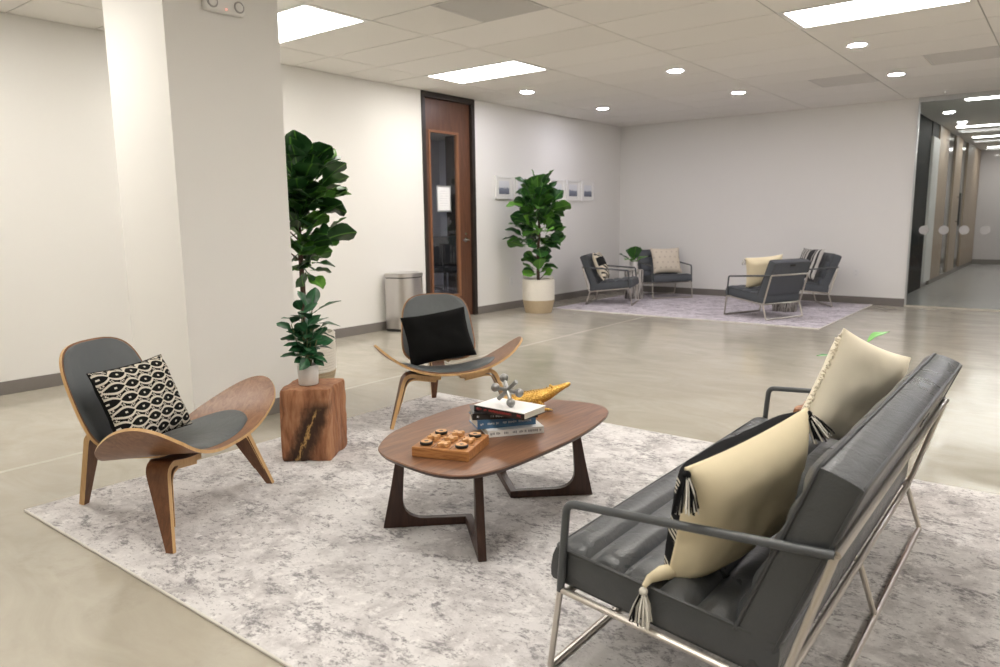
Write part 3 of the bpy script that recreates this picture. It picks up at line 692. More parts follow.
def shell_chair(label, loc, rz):
    t = thing('shell_chair', label, 'chair', loc, rz, 'three-legged shell chairs')
    part('seat_shell', G().sheet(seat_fn(1, 1), 28, 44, lambda a, b: 0, lambda a, b: -.013, 0, 1), ['walnut_shell', 'birch'], t, 50)
    dome = lambda h: (lambda a, b: .002+h*math.sqrt(max(0, 1-max(abs(a), abs(b))**5)))
    part('seat_pad', G().sheet(seat_fn(.86, .66, -.02), 20, 26, dome(.017), lambda a, b: .0008), 'pad', t, 60)
    bs = part('back_shell', G().sheet(back_fn(1), 26, 24, lambda a, b: 0, lambda a, b: -.012, 0, 1), ['walnut_shell', 'birch'], t, 50)
    part('back_pad', G().sheet(back_fn(.965), 24, 22, dome(.015), lambda a, b: .0008), 'pad', t, 60)
    for s in (-1, 1):
        path = rounded_path([(.06, .277, 0), (.16, .284, 0), (.275, .312, 0), (.378, 0.0, 0)], .055, 6)
        n = len(path); ws = []; cs = []; th = []
        for i, p in enumerate(path):
            q = min(1, max(0, (.32-p.y)/.32)) if p.x > .25 else 0
            ws.append(lerp(.105, .030, q)); cs.append(lerp(.17, .28, q)); th.append(lerp(.024, .020, q))
        g = G(); ribbon(g, [(p.x, p.y) for p in path], ws, th, lambda a, b, w_: (w_, a*s, b), cs)
        # second, inner lamination that splits away under the seat
        path2 = rounded_path([(.09, .258, 0), (.262, .285, 0), (.334, .085, 0)], .05, 6)
        ws2 = [lerp(.10, .030, min(1, max(0, (.32-p.y)/.32))) if p.x > .22 else .10 for p in path2]; cs2 = [lerp(.17, .28, min(1, max(0, (.32-p.y)/.32))) if p.x > .22 else .17 for p in path2]
        ribbon(g, [(p.x, p.y) for p in path2], ws2, [lerp(.014, .003, i_/(len(path2)-1)) for i_ in range(len(path2))], lambda a, b, w_: (w_, a*s, b), cs2)
        part('leg', g, ['walnut_leg', 'birch'], t, 40)
    path = rounded_path([(.02, .262, 0), (-.18, .248, 0), (-.33, .345, 0), (-.42, 0, 0)], .05, 6)
    g = G(); ws = [lerp(.085, .030, min(1, max(0, (.33-p.y)/.33))) if p.x < -.27 else .085 for p in path]
    ribbon(g, [(p.x, p.y) for p in path], ws, [.026]*len(path), lambda a, b, w_: (a, w_, b))
    part('leg', g, ['walnut_leg', 'birch'], t, 40)
    for y in (-.06, .06):
        part('back_fixing', G().tube([(-.165, y, .30), (-.205, y, .42)], .012, 8), 'birch', t)
    return t
c1 = shell_chair('walnut shell lounge chair holding the black and white patterned pillow', (3.155, -9.75, RZ), .4668)
shell_chair('walnut shell lounge chair holding the plain black pillow', (3.0454, -7.8378, RZ), math.radians(-37))

# ------------------------------------------------------------------ pillows
def frame_matrix(c, u, v):
    u = Vector(u).normalized(); v = Vector(v); v = (v-u*u.dot(v)).normalized(); n = u.cross(v)
    m_ = Matrix((u, v, n)).transposed().to_4x4(); m_.translation = c; return m_
def pillow_geo(w, h, t, seed=0, n=22, back=0, pinch=.07, edge=.004, wr=.006):
    g = G(); vs = []; fs = []; ms = []; W = n+1
    for side in (1, -1):
        for i in range(W):
            for j in range(W):
                a = -1+2*i/n; b = -1+2*j/n
                x = w/2*a*(1-pinch*(1-b*b)); y = h/2*b*(1-pinch*(1-a*a))
                e = max(0, (1-a**4)*(1-b**4)); z = t/2*e**.55 + .0
                nz = noise.noise(Vector((a*2.2+seed*9.1, b*2.2, side*3+seed)))*wr*2 + noise.noise(Vector((a*5+seed, b*5, side)))*wr
                z = max(edge, z+nz*e); vs.append((x, y, side*z))
    for s in (0, 1):
        for i in range(n):
            for j in range(n):
                q = [s*W*W+i*W+j, s*W*W+(i+1)*W+j, s*W*W+(i+1)*W+j+1, s*W*W+i*W+j+1]
                fs.append(tuple(q if s == 0 else q[::-1])); ms.append(0 if s == 0 else back)
    bd = [i*W for i in range(W)]+[n*W+j for j in range(1, W)]+[i*W+n for i in range(n-1, -1, -1)]+[j for j in range(n-1, 0, -1)]
    for k in range(len(bd)):
        x, y = bd[k], bd[(k+1) % len(bd)]; fs.append((y, x, W*W+x, W*W+y)); ms.append(back)
    g.add(vs, fs, ms); return g
def pillow(label, c, u, v, w, h, t, mats, seed=0, group='throw pillows', single=False, **kw):
    o = thing('throw_pillow', label, 'pillow', group=group); o.matrix_world = frame_matrix(c, u, v)
    part('cover', pillow_geo(w, h, t, seed, **kw), mats, o, 70)
    pp = []
    for i in range(4):
        pass
    return o
def seam(o, w, h, mat, r=.004, pinch=.07):
    pts = []; n = 14
    for e in range(4):
        for k in range(n):
            s = -1+2*k/n
            a, b = ((s, -1), (1, s), (-s, 1), (-1, -s))[e]
            pts.append((w/2*a*(1-pinch*(1-b*b)), h/2*b*(1-pinch*(1-a*a)), 0))
    part('seam_welt', G().tube(pts, r, 6, closed=True), mat, o)
def tassel(o, p, d, L=.075, white=True, n=22, seed=1):
    """a knot and a skirt of strands, as one part of the pillow"""
    rnd = random.Random(seed); d = Vector(d).normalized(); p = Vector(p); g = G()
    sd = d.orthogonal().normalized(); s2 = d.cross(sd)
    g.sphere(p+d*.012, .011, 10, 6, 0); g.tube([p+d*.020, p+d*.028], .009, 8, 1)
    for k in range(n):
        a = rnd.random()*2*PI; r = .0035+.006*rnd.random(); q = .010+.016*rnd.random()
        e = sd*math.cos(a)+s2*math.sin(a)
        pts = [p+d*.02+e*r, p+d*(.02+L*.4)+e*(r+q*.6), p+d*(.02+L*(.85+.3*rnd.random()))+e*(r+q*rnd.uniform(.6, 1.2))]
        g.tube(pts, .0022, 4, 0 if rnd.random() < .62 else 1)
    part('tassel', g, ['tassel_w', 'tassel_b'] if white else ['tassel_b', 'tassel_w'], o, 60)
# patterned pillow on the first shell chair
o = pillow('black and white eye-patterned pillow on the shell chair', (3.152, -9.815, .512), (-.41, .912, 0), (-.36, -.15, .92), .42, .335, .12, ['ikat', 'black_cloth'], 1, back=1); seam(o, .42, .335, 'black_cloth')
o = pillow('plain black pillow on the shell chair behind the coffee table', (3.066, -7.908, .522), (.637, .758, .14), (-.52, .34, .78), .41, .35, .13, ['black_cloth'], 2); seam(o, .41, .35, 'black_cloth')

# ------------------------------------------------------------------ wooden block and potted plant
def wood_block(label, corners, h, name='wood_block_table', seed=1, crev=True):
    cx = sum(p[0] for p in corners)/4; cy = sum(p[1] for p in corners)/4
    t = thing(name, label, 'side table', (cx, cy, RZ), 0, 'carved wooden block tables')
    P = [Vector((p[0]-cx, p[1]-cy, 0)) for p in corners]; n = 20; k = 24; vs = []; fs = []
    per = []
    for e in range(4):
        for j in range(n):
            per.append(P[e].lerp(P[(e+1) % 4], j/n))
    for i in range(k+1):
        z = h*i/k
        for idx, p in enumerate(per):
            d_ = p.normalized(); off = .010*noise.noise(Vector((p.x*9, p.y*9, z*7+seed)))+.005*noise.noise(Vector((p.x*25, p.y*25, z*20+seed)))
            cz = z + (.006*noise.noise(Vector((p.x*12+seed, p.y*12, 3))) if i == k else 0)
            if i == 0: cz = max(0, .010*noise.noise(Vector((p.x*14+seed, p.y*14, 8))))
            e, j = divmod(idx, n); rnd_ = .005 if j == 0 else 0
            if i in (0, k): off -= .006
            if seed == 1 and e == 0:      # the notched front face
                gx = j/n; off -= .022*math.exp(-((gx-.02)**2)/.02-((z-.26)**2)/.0016)
                off -= .016*math.exp(-((gx-.52-(.6*(z/h-.5)))**2)/.016)*(1 if z < h*.85 else .3)
            vs.append((p.x+d_.x*(off-rnd_), p.y+d_.y*(off-rnd_), cz))
    m_ = 4*n; ms = []
    for i in range(k):
        for j in range(m_):
            fs.append((i*m_+j, i*m_+(j+1) % m_, (i+1)*m_+(j+1) % m_, (i+1)*m_+j))
            ms.append(0)
    fs.append(tuple(k*m_+j for j in range(m_))); ms.append(0); fs.append(tuple(range(m_))[::-1]); ms.append(0)
    g = G().add(vs, fs, ms); part('block', g, 'stump_split' if crev else 'stump', t, 45)
    return t
BH = .38
wood_block('reddish solid wood block table beside the white pillar, holding the potted plant', [(3.024, -9.071), (3.219, -8.906), (3.074, -8.671), (2.854, -8.831)], BH)
wood_block('solid wood block table behind the far end of the leather sofa', [(5.24, -7.94), (5.58, -7.93), (5.58, -7.60), (5.24, -7.61)], .38, seed=3, crev=False)

def leaf_mesh(name, L, W, mat, fold=.25, droop=.25, wave=.05, n=7, m_=4, ob=1.6):
    """obovate leaf along +x, petiole at the origin; thin but closed double surface"""
    g = G(); vs = []; fs = []; w_ = 2*m_+1
    for i in range(n+1):
        s = i/n; half = W/2*(math.sin(PI*min(1, s**ob*.98+.01))**.75 if 0 < s < 1 else .03)
        if i == n: half = W*.03
        for j in range(-m_, m_+1):
            q = j/m_
            y = half*q; x = L*(.12+.88*s); z = fold*abs(y)-droop*L*s*s+wave*W*math.sin(s*11+q*2)*abs(q)
            vs.append((x, y, z))
    for i in range(n):
        for j in range(2*m_): fs.append((i*w_+j, (i+1)*w_+j, (i+1)*w_+j+1, i*w_+j+1))
    g.add(vs, fs)
    g.tube([(0, 0, 0), (L*.07, 0, .004*0), (L*.2, 0, -.001)], [L*.012, L*.011, L*.006], 5)
    return g.mesh(name, mat, 80)
def put_leaf(parent, me, p, az, el, roll=0, s=1.):
    o = part('leaf', me, None, parent)
    o.matrix_local = Matrix.Translation(p) @ Matrix.Rotation(az, 4, 'Z') @ Matrix.Rotation(-el, 4, 'Y') @ Matrix.Rotation(roll, 4, 'X') @ Matrix.Scale(s, 4)
    return o
figs = [leaf_mesh('fig_leaf', .27, .21, 'fig_leaf', .22, .15, .06), leaf_mesh('fig_leaf', .27, .19, 'fig_leaf', .30, .30, .07), leaf_mesh('fig_leaf', .26, .215, 'fig_leaf', .15, .05, .06)]
def basket(parent):
    def band(z0, z1, r0, r1, rows):
        pr = []
        for i in range(rows):
            for q in (0, .25, .5, .75):
                u = (i+q)/rows; z = lerp(z0, z1, u); r = lerp(r0, r1, u)+.004*math.sin(PI*q)
                pr.append((r, z))
        return pr
    part('jute_base', G().lathe([(.15, 0)]+band(.0, .17, .175, .212, 9)+[(.212, .17)], 36), 'rope_j', parent, 40)
    part('rope_wall', G().lathe([(.212, .17)]+band(.17, .445, .212, .215, 14)+[(.215, .445), (.200, .448), (.200, .40)], 36), 'rope_w', parent, 40)
    part('soil', G().lathe([(.19, .385), (.19, .40), (.05, .41)], 24), 'soil', parent, 60)
    for s in (0, PI):
        pts = [(.214*math.cos(s+a), .214*math.sin(s+a), .43-abs(a)*.0+.055*math.cos(a/.22*PI/2)) for a in (-.22, -.15, -.07, 0, .07, .15, .22)]
        part('handle', G().tube([(x*1.02, y*1.02, z) for x, y, z in pts], .008, 6), 'rope_w', parent)
def fig(label, loc, specs, trunk, seed, bad, group='fiddle-leaf figs'):
    rnd = random.Random(seed)
    t = thing('fiddle_leaf_fig', label, 'potted tree', loc, 0, group)
    basket(t)
    part('trunk', G().tube(trunk, [lerp(.022, .012, i/(len(trunk)-1)) for i in range(len(trunk))], 10), 'bark', t)
    gold = 2.39996; k = 0; leaves = []
    for z0, z1, n, rad, lmin, lmax, e0, e1 in specs:
        for i in range(n):
            u = (i+.5)/n; z = lerp(z0, z1, u)
            # trunk position at z
            bx = by = 0
            for a, b in zip(trunk[:-1], trunk[1:]):
                if a[2] <= z <= b[2]: q = (z-a[2])/(b[2]-a[2]); bx = lerp(a[0], b[0], q); by = lerp(a[1], b[1], q)
            if z > trunk[-1][2]: bx, by = trunk[-1][0], trunk[-1][1]
            az = k*gold+rnd.uniform(-.3, .3); k += 1
            r = rad*rnd.uniform(.0, 1.0)
            for q in range(14):
                if bad(Vector(((r+.33)*math.cos(az)+bx, (r+.33)*math.sin(az)+by, z))): az += .45
                else: break
            put_leaf(t, figs[rnd.randrange(3)], (bx+r*math.cos(az), by+r*math.sin(az), min(z, trunk[-1][2]+.02) if r < .03 else z), az+rnd.uniform(-.25, .25), lerp(e0, e1, u)+rnd.uniform(-.45, .45), rnd.uniform(-1.0, 1.0), rnd.uniform(lmin, lmax))
    # twigs that carry the outer leaves
    for i in range(9):
        z = lerp(specs[0][0], specs[-1][1]-.15, i/8); az = i*gold
        part('twig', G().tube([(trunk[-1][0]*.5, trunk[-1][1]*.5, z-.05), (.09*math.cos(az), .09*math.sin(az), z+.02)], [.008, .005], 6), 'bark', t)
    return t
fig('tall fiddle-leaf fig half hidden behind the white pillar', (1.80, -7.97, 0),
    [(.86, 1.05, 18, .08, .55, .8, -.2, .5), (1.05, 1.35, 50, .16, .75, 1.0, .1, .8), (1.35, 1.60, 60, .19, .85, 1.1, .2, 1.0)],
    [(0, 0, .38), (.01, .0, .75), (-.01, .01, 1.1), (.0, .0, 1.4), (.01, 0, 1.58)], 3, lambda p: p.x+1.80 < 2.15 and p.y-7.97 < -8.25)
fig('fiddle-leaf fig in woven basket standing against the left wall', (.54, -3.2, 0),
    [(.48, .70, 18, .08, .65, .95, .3, .9), (.86, 1.15, 46, .20, .8, 1.05, -.1, .7), (1.15, 1.5, 66, .21, .8, 1.05, .2, .9), (1.5, 1.66, 20, .12, .7, .95, .6, 1.3)],
    [(0, 0, .38), (-.01, .0, .75), (.01, .01, 1.1), (.0, .0, 1.4), (.01, 0, 1.62)], 5, lambda p: p.x+.54 < .03)
# small plant on the wooden block
def white_pot(parent, r, h):
    part('pot', G().lathe([(r*.88, 0), (r*.93, .004), (r, h-.004), (r*.985, h), (r*.90, h), (r*.88, h*.8)], 32), 'pot', parent, 40)
    part('soil', G().lathe([(r*.9, h*.78), (r*.9, h*.86), (r*.3, h*.9)], 20), 'soil', parent, 60)
small = [leaf_mesh('small_leaf', .105, .055, 'small_leaf', .3, .3, .05, 6, 2, 1.0), leaf_mesh('small_leaf', .11, .062, 'small_leaf', .2, .15, .05, 6, 2, 1.1)]
t = thing('potted_plant', 'small glossy green plant in a white pot on the wooden block', 'potted plant', (3.035, -8.885, RZ+BH+.003))
white_pot(t, .055, .105)
rnd = random.Random(11)
for k in range(11):
    a = k*2.4; r = .012+.040*rnd.random(); top = (r*math.cos(a)*1.5, r*math.sin(a)*1.5, .19+.20*rnd.random())
    part('stem', G().tube([(.015*math.cos(a), .015*math.sin(a), .09), (r*.7*math.cos(a), r*.7*math.sin(a), .16), top], [.004, .0035, .0025], 6), 'stem', t)
    for i in range(7):
        u = .25+.75*i/6; p = Vector((.015*math.cos(a), .015*math.sin(a), .09)).lerp(Vector(top), u)
        put_leaf(t, small[i % 2], p, a+i*2.4+rnd.uniform(-.4, .4), lerp(-.1, .7, u)+rnd.uniform(-.3, .3), rnd.uniform(-.8, .8), rnd.uniform(.75, 1.1))
big = leaf_mesh('tall_leaf', .16, .075, 'small_leaf', .25, .15, .05, 7, 3, 1.3)
part('stem', G().tube([(0, 0, .09), (.01, .015, .22), (.02, .03, .39)], [.005, .004, .003], 6), 'stem', t)
for az, el, s, z in ((.75, .55, 1.05, .37), (2.2, 1.1, 1.0, .37), (3.4, 1.15, .95, .36), (.9, .0, .9, .32), (5.2, .6, .9, .33), (1.2, -.25, .8, .28)):
    put_leaf(t, big, (.018, .028, z), az, el, 0, s)

# ------------------------------------------------------------------ coffee table
TH = .375
outl = [(4.104, -9.379), (4.017, -9.245), (3.975, -9.10), (3.946, -8.853), (3.965, -8.62), (4.075, -8.455), (4.269, -8.345), (4.455, -8.318), (4.565, -8.40), (4.625, -8.60), (4.655, -8.85), (4.655, -9.10), (4.640, -9.293), (4.590, -9.417), (4.480, -9.47), (4.294, -9.458), (4.185, -9.432)]
ct = thing('coffee_table', 'low walnut coffee table with rounded triangular top on angled dark legs', 'table', (4.30, -8.89, RZ))
oc = catmull([(x-4.30, y+8.89) for x, y in outl], 5)
area = sum(oc[i][0]*oc[(i+1) % len(oc)][1]-oc[(i+1) % len(oc)][0]*oc[i][1] for i in range(len(oc)))
if area < 0: oc = oc[::-1]
tt = TH-RZ
g = G(); n = len(oc); rings = []
for sc, z in ((.955, tt-.024), (.985, tt-.018), (.998, tt-.006), (1.0, tt-.003), (.996, tt)):
    rings.append([(x*sc, y*sc, z) for x, y in oc])
vs = [v for r in rings for v in r]; fs = [tuple(range(n))[::-1]]; ms = [1]
for i in range(4):
    for j in range(n): fs.append((i*n+j, i*n+(j+1) % n, (i+1)*n+(j+1) % n, (i+1)*n+j)); ms.append(1 if i < 2 else 0)
fs.append(tuple(4*n+j for j in range(n))); ms.append(0)
part('tabletop', g.add(vs, fs, ms), ['walnut_top', 'walnut_dark'], ct, 40)
def v_leg(vertex, feet):
    for ft in feet:
        V = Vector((*vertex, 0)); F = Vector((*ft, 0)); d = F-V; L = d.length; d.normalize(); nrm = Vector((-d.y, d.x, 0))
        zt = tt-.022; prof = [(-.012, 0), (L, 0), (L-.036, zt*.5), (L-.068, zt), (L-.098, zt), (L-.086, zt*.55), (L-.082, .115)]
        c_ = Vector((L-.080, .036, 0))
        for k in range(1, 7):
            u = k/6; a = Vector((L-.082, .115, 0)); b = Vector((L-.175, .034, 0)); q = a*(1-u)**2+c_*2*u*(1-u)+b*u*u; prof.append((q.x, q.y))
        prof += [(-.012, .032)]
        g = G().prism(prof, -.016, .016, 0, lambda x, y, z: tuple(V+d*x+nrm*z+Vector((0, 0, y))))
        part('leg', g, 'walnut_dark', ct, 30, .003)
v_leg((0.0, -.185), [(-.250, -.428), (.270, -.428)])
v_leg((-.02, .145), [(.244, .386), (-.285, .37)])

# things on the table
Z = TH+.0005
def rect_thing(name, label, cat, c, ang, z, group=None): return thing(name, label, cat, (c[0], c[1], z), ang, group)
def marks(x0, x1, y, z0, z1, seed, dens=.75, lo=.003, hi=.008):
    rnd = random.Random(seed); g = G(); x = x0
    while x < x1:
        w_ = rnd.uniform(lo, hi)
        if rnd.random() < dens: g.box((x, y-.0006, z0+rnd.uniform(0, .25)*(z1-z0)), (min(x+w_*.7, x1), y, z1-rnd.uniform(0, .2)*(z1-z0)))
        x += w_
    return g
def book(label, c, ang, z, L, W, T_, cover, ink=None, seed=1, spine_front=True, topcov=None, inkz=(.25, .75), spans=None):
    """local x along the spine, spine at -y"""
    b = rect_thing('book', label, 'book', c, ang, z, 'books stacked on the coffee table')
    k = .0025
    part('pages', G().box((-L/2+.004, -W/2+.004, k), (L/2-.004, W/2-.004, T_-k)), 'paper', b, None)
    part('cover', G().box((-L/2, -W/2, 0), (L/2, W/2, k)).box((-L/2, -W/2, k), (L/2, -W/2+k, T_-k)), cover, b, None)
    part('front_cover', G().box((-L/2, -W/2, T_-k), (L/2, W/2, T_)), topcov or cover, b, None)
    for i, (a0, a1, d_, lo, hi) in enumerate(spans or []):
        part('spine_lettering', marks(-L/2+L*a0, -L/2+L*a1, -W/2, T_*inkz[0], T_*inkz[1], seed+i, d_, lo, hi), ink, b, None)
    return b
def mid(p, ang, W):  # spine centre -> book centre
    return (p[0]-math.sin(ang)*W/2, p[1]+math.cos(ang)*W/2)
A = .927
book('white paperback at the bottom of the book stack', mid((4.447, -8.942), A, .20), A, Z, .237, .20, .027, 'cover_white', 'ink_grey', 3, inkz=(.3, .72), spans=[(.04, .95, .8, .003, .007)])
book('blue paperback second from the bottom of the book stack', mid((4.400, -8.942), A+.035, .14), A+.035, Z+.0273, .25, .14, .038, 'cover_blue', 'ink_white', 9, inkz=(.38, .64), spans=[(.05, .10, 1, .006, .010), (.17, .36, .95, .003, .006), (.43, .66, .9, .003, .006), (.70, .92, .8, .002, .004)])
book('thin black book third from the bottom, turned askew in the stack', mid((4.405, -8.960), .78, .15), .78, Z+.0656, .268, .15, .026, 'cover_black', 'ink_white', 15, inkz=(.3, .7), spans=[(.07, .10, 1, .003, .006), (.28, .5, .6, .002, .004)])
A3 = .02; b3 = mid((4.414, -9.015), A3, .155)
book('black spined hardback with white cover on top of the book stack', b3, A3, Z+.0919, .249, .155, .028, 'cover_black', 'ink_red', 21, topcov='cover_white', inkz=(.3, .70), spans=[(.05, .15, 1, .004, .008), (.20, .75, .9, .003, .006), (.86, .93, 1, .004, .008)])
ZB = Z+.1202
# metal jack
jk = thing('jack_sculpture', 'pewter toy-jack sculpture with round knobs on the top book', 'sculpture', (b3[0]-.012, b3[1]+.0, ZB))
cam_r = Vector((.79, .615, 0)); cam_b = Vector((.61, -.79, 0)); up = Vector((0, 0, 1))
cj = Vector((0, 0, .052))
d1 = (cam_r*-.78+up*.32+cam_b*.53).normalized()
d2 = (cam_r*.22+up*-.67+cam_b*.71); d2 = (d2-d1*d1.dot(d2)).normalized()
d3 = d1.cross(d2).normalized()
R_ = .062
def lowest(): return min((cj+s*d*R_).z-r for d, r in ((d1, .0185), (d2, .0185), (d3, .0085)) for s in (-1, 1))
cj.z -= lowest()
part('hub', G().sphere(cj, .011, 12, 8), 'pewter', jk)
for d_, ball in ((d1, 1), (d2, 1), (d3, 0)):
    for s in (-1, 1):
        part('arm', G().tube([cj, cj+d_*s*R_], [.009, .0065 if ball else .0095], 10), 'pewter', jk)
        if ball: part('knob', G().sphere(cj+d_*s*R_, .0185, 16, 10), 'pewter', jk)
# golden crocodile
def crocodile():
    t = thing('crocodile_figurine', 'golden crocodile figurine raising its head behind the books', 'figurine', (4.245, -8.585, Z+.0015), math.atan2(.30, .22))
    sp = [(-.235, .03, .006, .004, .004), (-.20, .022, .010, .008, .008), (-.15, .004, .017, .013, .013), (-.10, -.004, .026, .019, .018), (-.05, 0, .034, .027, .024), (0, 0, .038, .032, .027), (.04, 0, .041, .030, .027), (.075, 0, .047, .024, .023), (.10, 0, .056, .023, .022), (.122, 0, .066, .023, .020), (.145, 0, .075, .017, .014), (.175, 0, .086, .013, .010), (.20, 0, .094, .011, .0085), (.212, 0, .098, .005, .005)]
    g = G(); n = 16; vs = []; fs = []
    for i, (x, y, z, ry, rz) in enumerate(sp):
        for j in range(n):
            a = 2*PI*j/n; q = 1+.06*((j+i) % 2)
            vs.append((x-.3*rz*math.sin(a)*(0.6 if x > .07 else 0), y+1.2*ry*q*math.cos(a), z+.008+1.3*rz*q*math.sin(a)))
    for i in range(len(sp)-1):
        for j in range(n): fs.append((i*n+j, i*n+(j+1) % n, (i+1)*n+(j+1) % n, (i+1)*n+j))
    fs += [tuple(range(n))[::-1], tuple((len(sp)-1)*n+j for j in range(n))]
    body = part('body', g.add(vs, fs), 'gold', t, 60)
    sub = body.modifiers.new('sub', 'SUBSURF'); sub.levels = 1; sub.render_levels = 1
    for s in (-1, 1):
        part('leg', G().tube([(.045, .018*s, .036), (.05, .046*s, .030), (.058, .052*s, .008), (.085, .058*s, .005)], [.013, .011, .008, .007], 8), 'gold', t)
        part('leg', G().tube([(-.06, .016*s, .030), (-.055, .044*s, .030), (-.075, .050*s, .008), (-.045, .056*s, .005)], [.014, .012, .008, .007], 8), 'gold', t)
        part('eye', G().sphere((.116, .012*s, .099), .007, 8, 6), 'gold', t)
        for k in range(3):
            part('toe', G().tube([(.082, .058*s, .005), (.100, .058*s+(k-1)*.009, .003)], [.004, .002], 5), 'gold', t)
    sc = G()
    for i in range(26):
        u = i/25; x = lerp(-.22, .095, u); 
        for a, b in zip(sp[:-1], sp[1:]):
            if a[0] <= x <= b[0]:
                q = (x-a[0])/(b[0]-a[0]); z = lerp(a[2]+a[4], b[2]+b[4], q); y0 = lerp(a[1], b[1], q); ry = lerp(a[3], b[3], q)
        for dy in ((-.45, 0, .45) if -.13 < x < .07 else (0,)):
            zz = z+.010-(.004 if dy else 0)
            sc.add([(x-.006, y0+dy*ry-.004, zz), (x+.006, y0+dy*ry-.004, zz), (x+.006, y0+dy*ry+.004, zz), (x-.006, y0+dy*ry+.004, zz), (x-.003, y0+dy*ry, zz+.014)], [(3, 2, 1, 0), (0, 1, 4), (1, 2, 4), (2, 3, 4), (3, 0, 4)])
    part('back_scales', sc, 'gold', t, None)
crocodile()
# tic-tac-toe board
ba = math.atan2(.070, .199)
bt = thing('game_board', 'square wooden tic-tac-toe board block on the coffee table', 'board game', (4.362, -9.242, Z), ba)
bs = .226; bh = .038
part('board', G().box((-bs/2, -bs/2, 0), (bs/2, bs/2, bh)), 'board_wood', bt, None, .003)
gv = G()
for s in (-1, 1):
    gv.box((-bs/2+.006, s*.0355-.0012, bh), (bs/2-.006, s*.0355+.0012, bh+.0006)).box((s*.0355-.0012, -bs/2+.006, bh), (s*.0355+.0012, bs/2-.006, bh+.0007))
part('grid_line', gv, 'walnut_dark', bt, None)
def on_board(i, j):
    x, y = (i-1)*.071, (j-1)*.071; return (4.362+x*math.cos(ba)-y*math.sin(ba), -9.242+x*math.sin(ba)+y*math.cos(ba), Z+bh+.001)
pl = {(0, 0): 'left front', (0, 2): 'left back', (2, 0): 'right front', (2, 2): 'right back'}
for (i, j), nm in pl.items():
    t = thing('game_ring', f'round black-rimmed game piece on the {nm} corner of the board', 'game piece', on_board(i, j), 0, 'tic-tac-toe rings')
    part('rim', G().lathe([(.022, 0), (.0245, .003), (.0245, .010), (.0225, .0115)], 24), 'piece_black', t)
    part('face', G().lathe([(.0215, .0110), (.0215, .0128), (.0085, .0128), (.0085, .0112)], 24), 'piece_wood', t)
    part('hole', G().lathe([(.008, .0112), (.008, .0130), (.004, .0131)], 16), 'piece_black', t)
pl = {(1, 1): 'at the centre of', (1, 0): 'on the front edge of', (0, 1): 'on the left edge of', (2, 1): 'on the right edge of', (1, 2): 'on the back edge of'}
for (i, j), nm in pl.items():
    t = thing('game_cross', f'wooden cross game piece {nm} the board', 'game piece', on_board(i, j), .4 if (i+j) % 2 else .1, 'tic-tac-toe crosses')
    part('arm', G().box((-.026, -.0075, 0), (.026, .0075, .014)), 'piece_wood', t, None, .002, rotz=PI/4)
    part('arm', G().box((-.026, -.0075, .0), (.026, .0075, .0142)), 'piece_wood', t, None, .002, rotz=-PI/4)

# ------------------------------------------------------------------ leather lounge seating
def roll(u, n): 
    f = (u*n) % 1.0; return math.sqrt(max(0, 1-(2*f-1)**2))
def channel_cushion(L, W, Tk, nr, puff, seed, nv_seams=0, wr=.006, per=7):
    """u: 0..L (channel count direction -> local x), v across (local y), w up; top carries sewn rolls"""
    nu = nr*per; nv = max(14, int(W/.045)); g = G(); vs = []; w1 = nv+1
    def top(i, j):
        u = i/nu; v = j/nv; y = -W/2+W*v; dist = min(v, 1-v)*W; e = min(1, dist/.045); e = math.sqrt(max(0, 1-(1-e)**2))
        z = Tk+puff*(.15+.85*roll(u, nr))*(e if nv_seams == 0 else e*(.35+.65*roll(v, nv_seams)))
        if i in (0, nu): z = Tk
        z += wr*noise.noise(Vector((u*L*9+seed, y*5, seed)))*e*(0 if i in (0, nu) else 1)
        return (L*u, y, z)
    vs = [top(i, j) for i in range(nu+1) for j in range(w1)]; N = len(vs)
    bul = .006
    fs = [(i*w1+j, (i+1)*w1+j, (i+1)*w1+j+1, i*w1+j+1) for i in range(nu) for j in range(nv)]
    bd = [i*w1 for i in range(nu+1)]+[nu*w1+j for j in range(1, nv+1)]+[i*w1+nv for i in range(nu-1, -1, -1)]+[j for j in range(nv-1, 0, -1)]
    K = len(bd); levels = ((.75, .8), (.4, 1.), (.12, .7), (0., 0.))
    for h, q in levels:
        for b in bd:
            x, y, z = vs[b]; ox = (-1 if x < 1e-6 else 1 if x > L-1e-6 else 0)*bul*q; oy = (-1 if y < -W/2+1e-6 else 1 if y > W/2-1e-6 else 0)*bul*q
            vs.append((x+ox, y+oy, Tk*h))
    prev = bd
    for l in range(len(levels)):
        cur = [N+l*K+k for k in range(K)]
        for k in range(K): fs.append((prev[(k+1) % K], prev[k], cur[k], cur[(k+1) % K]))
        prev = cur
    fs.append(tuple(prev))
    # orientation fix for the walls
    g.add(vs, fs); return g
def piping_path(L, W, z): return [(0, -W/2, z), (L, -W/2, z), (L, W/2, z), (0, W/2, z)]
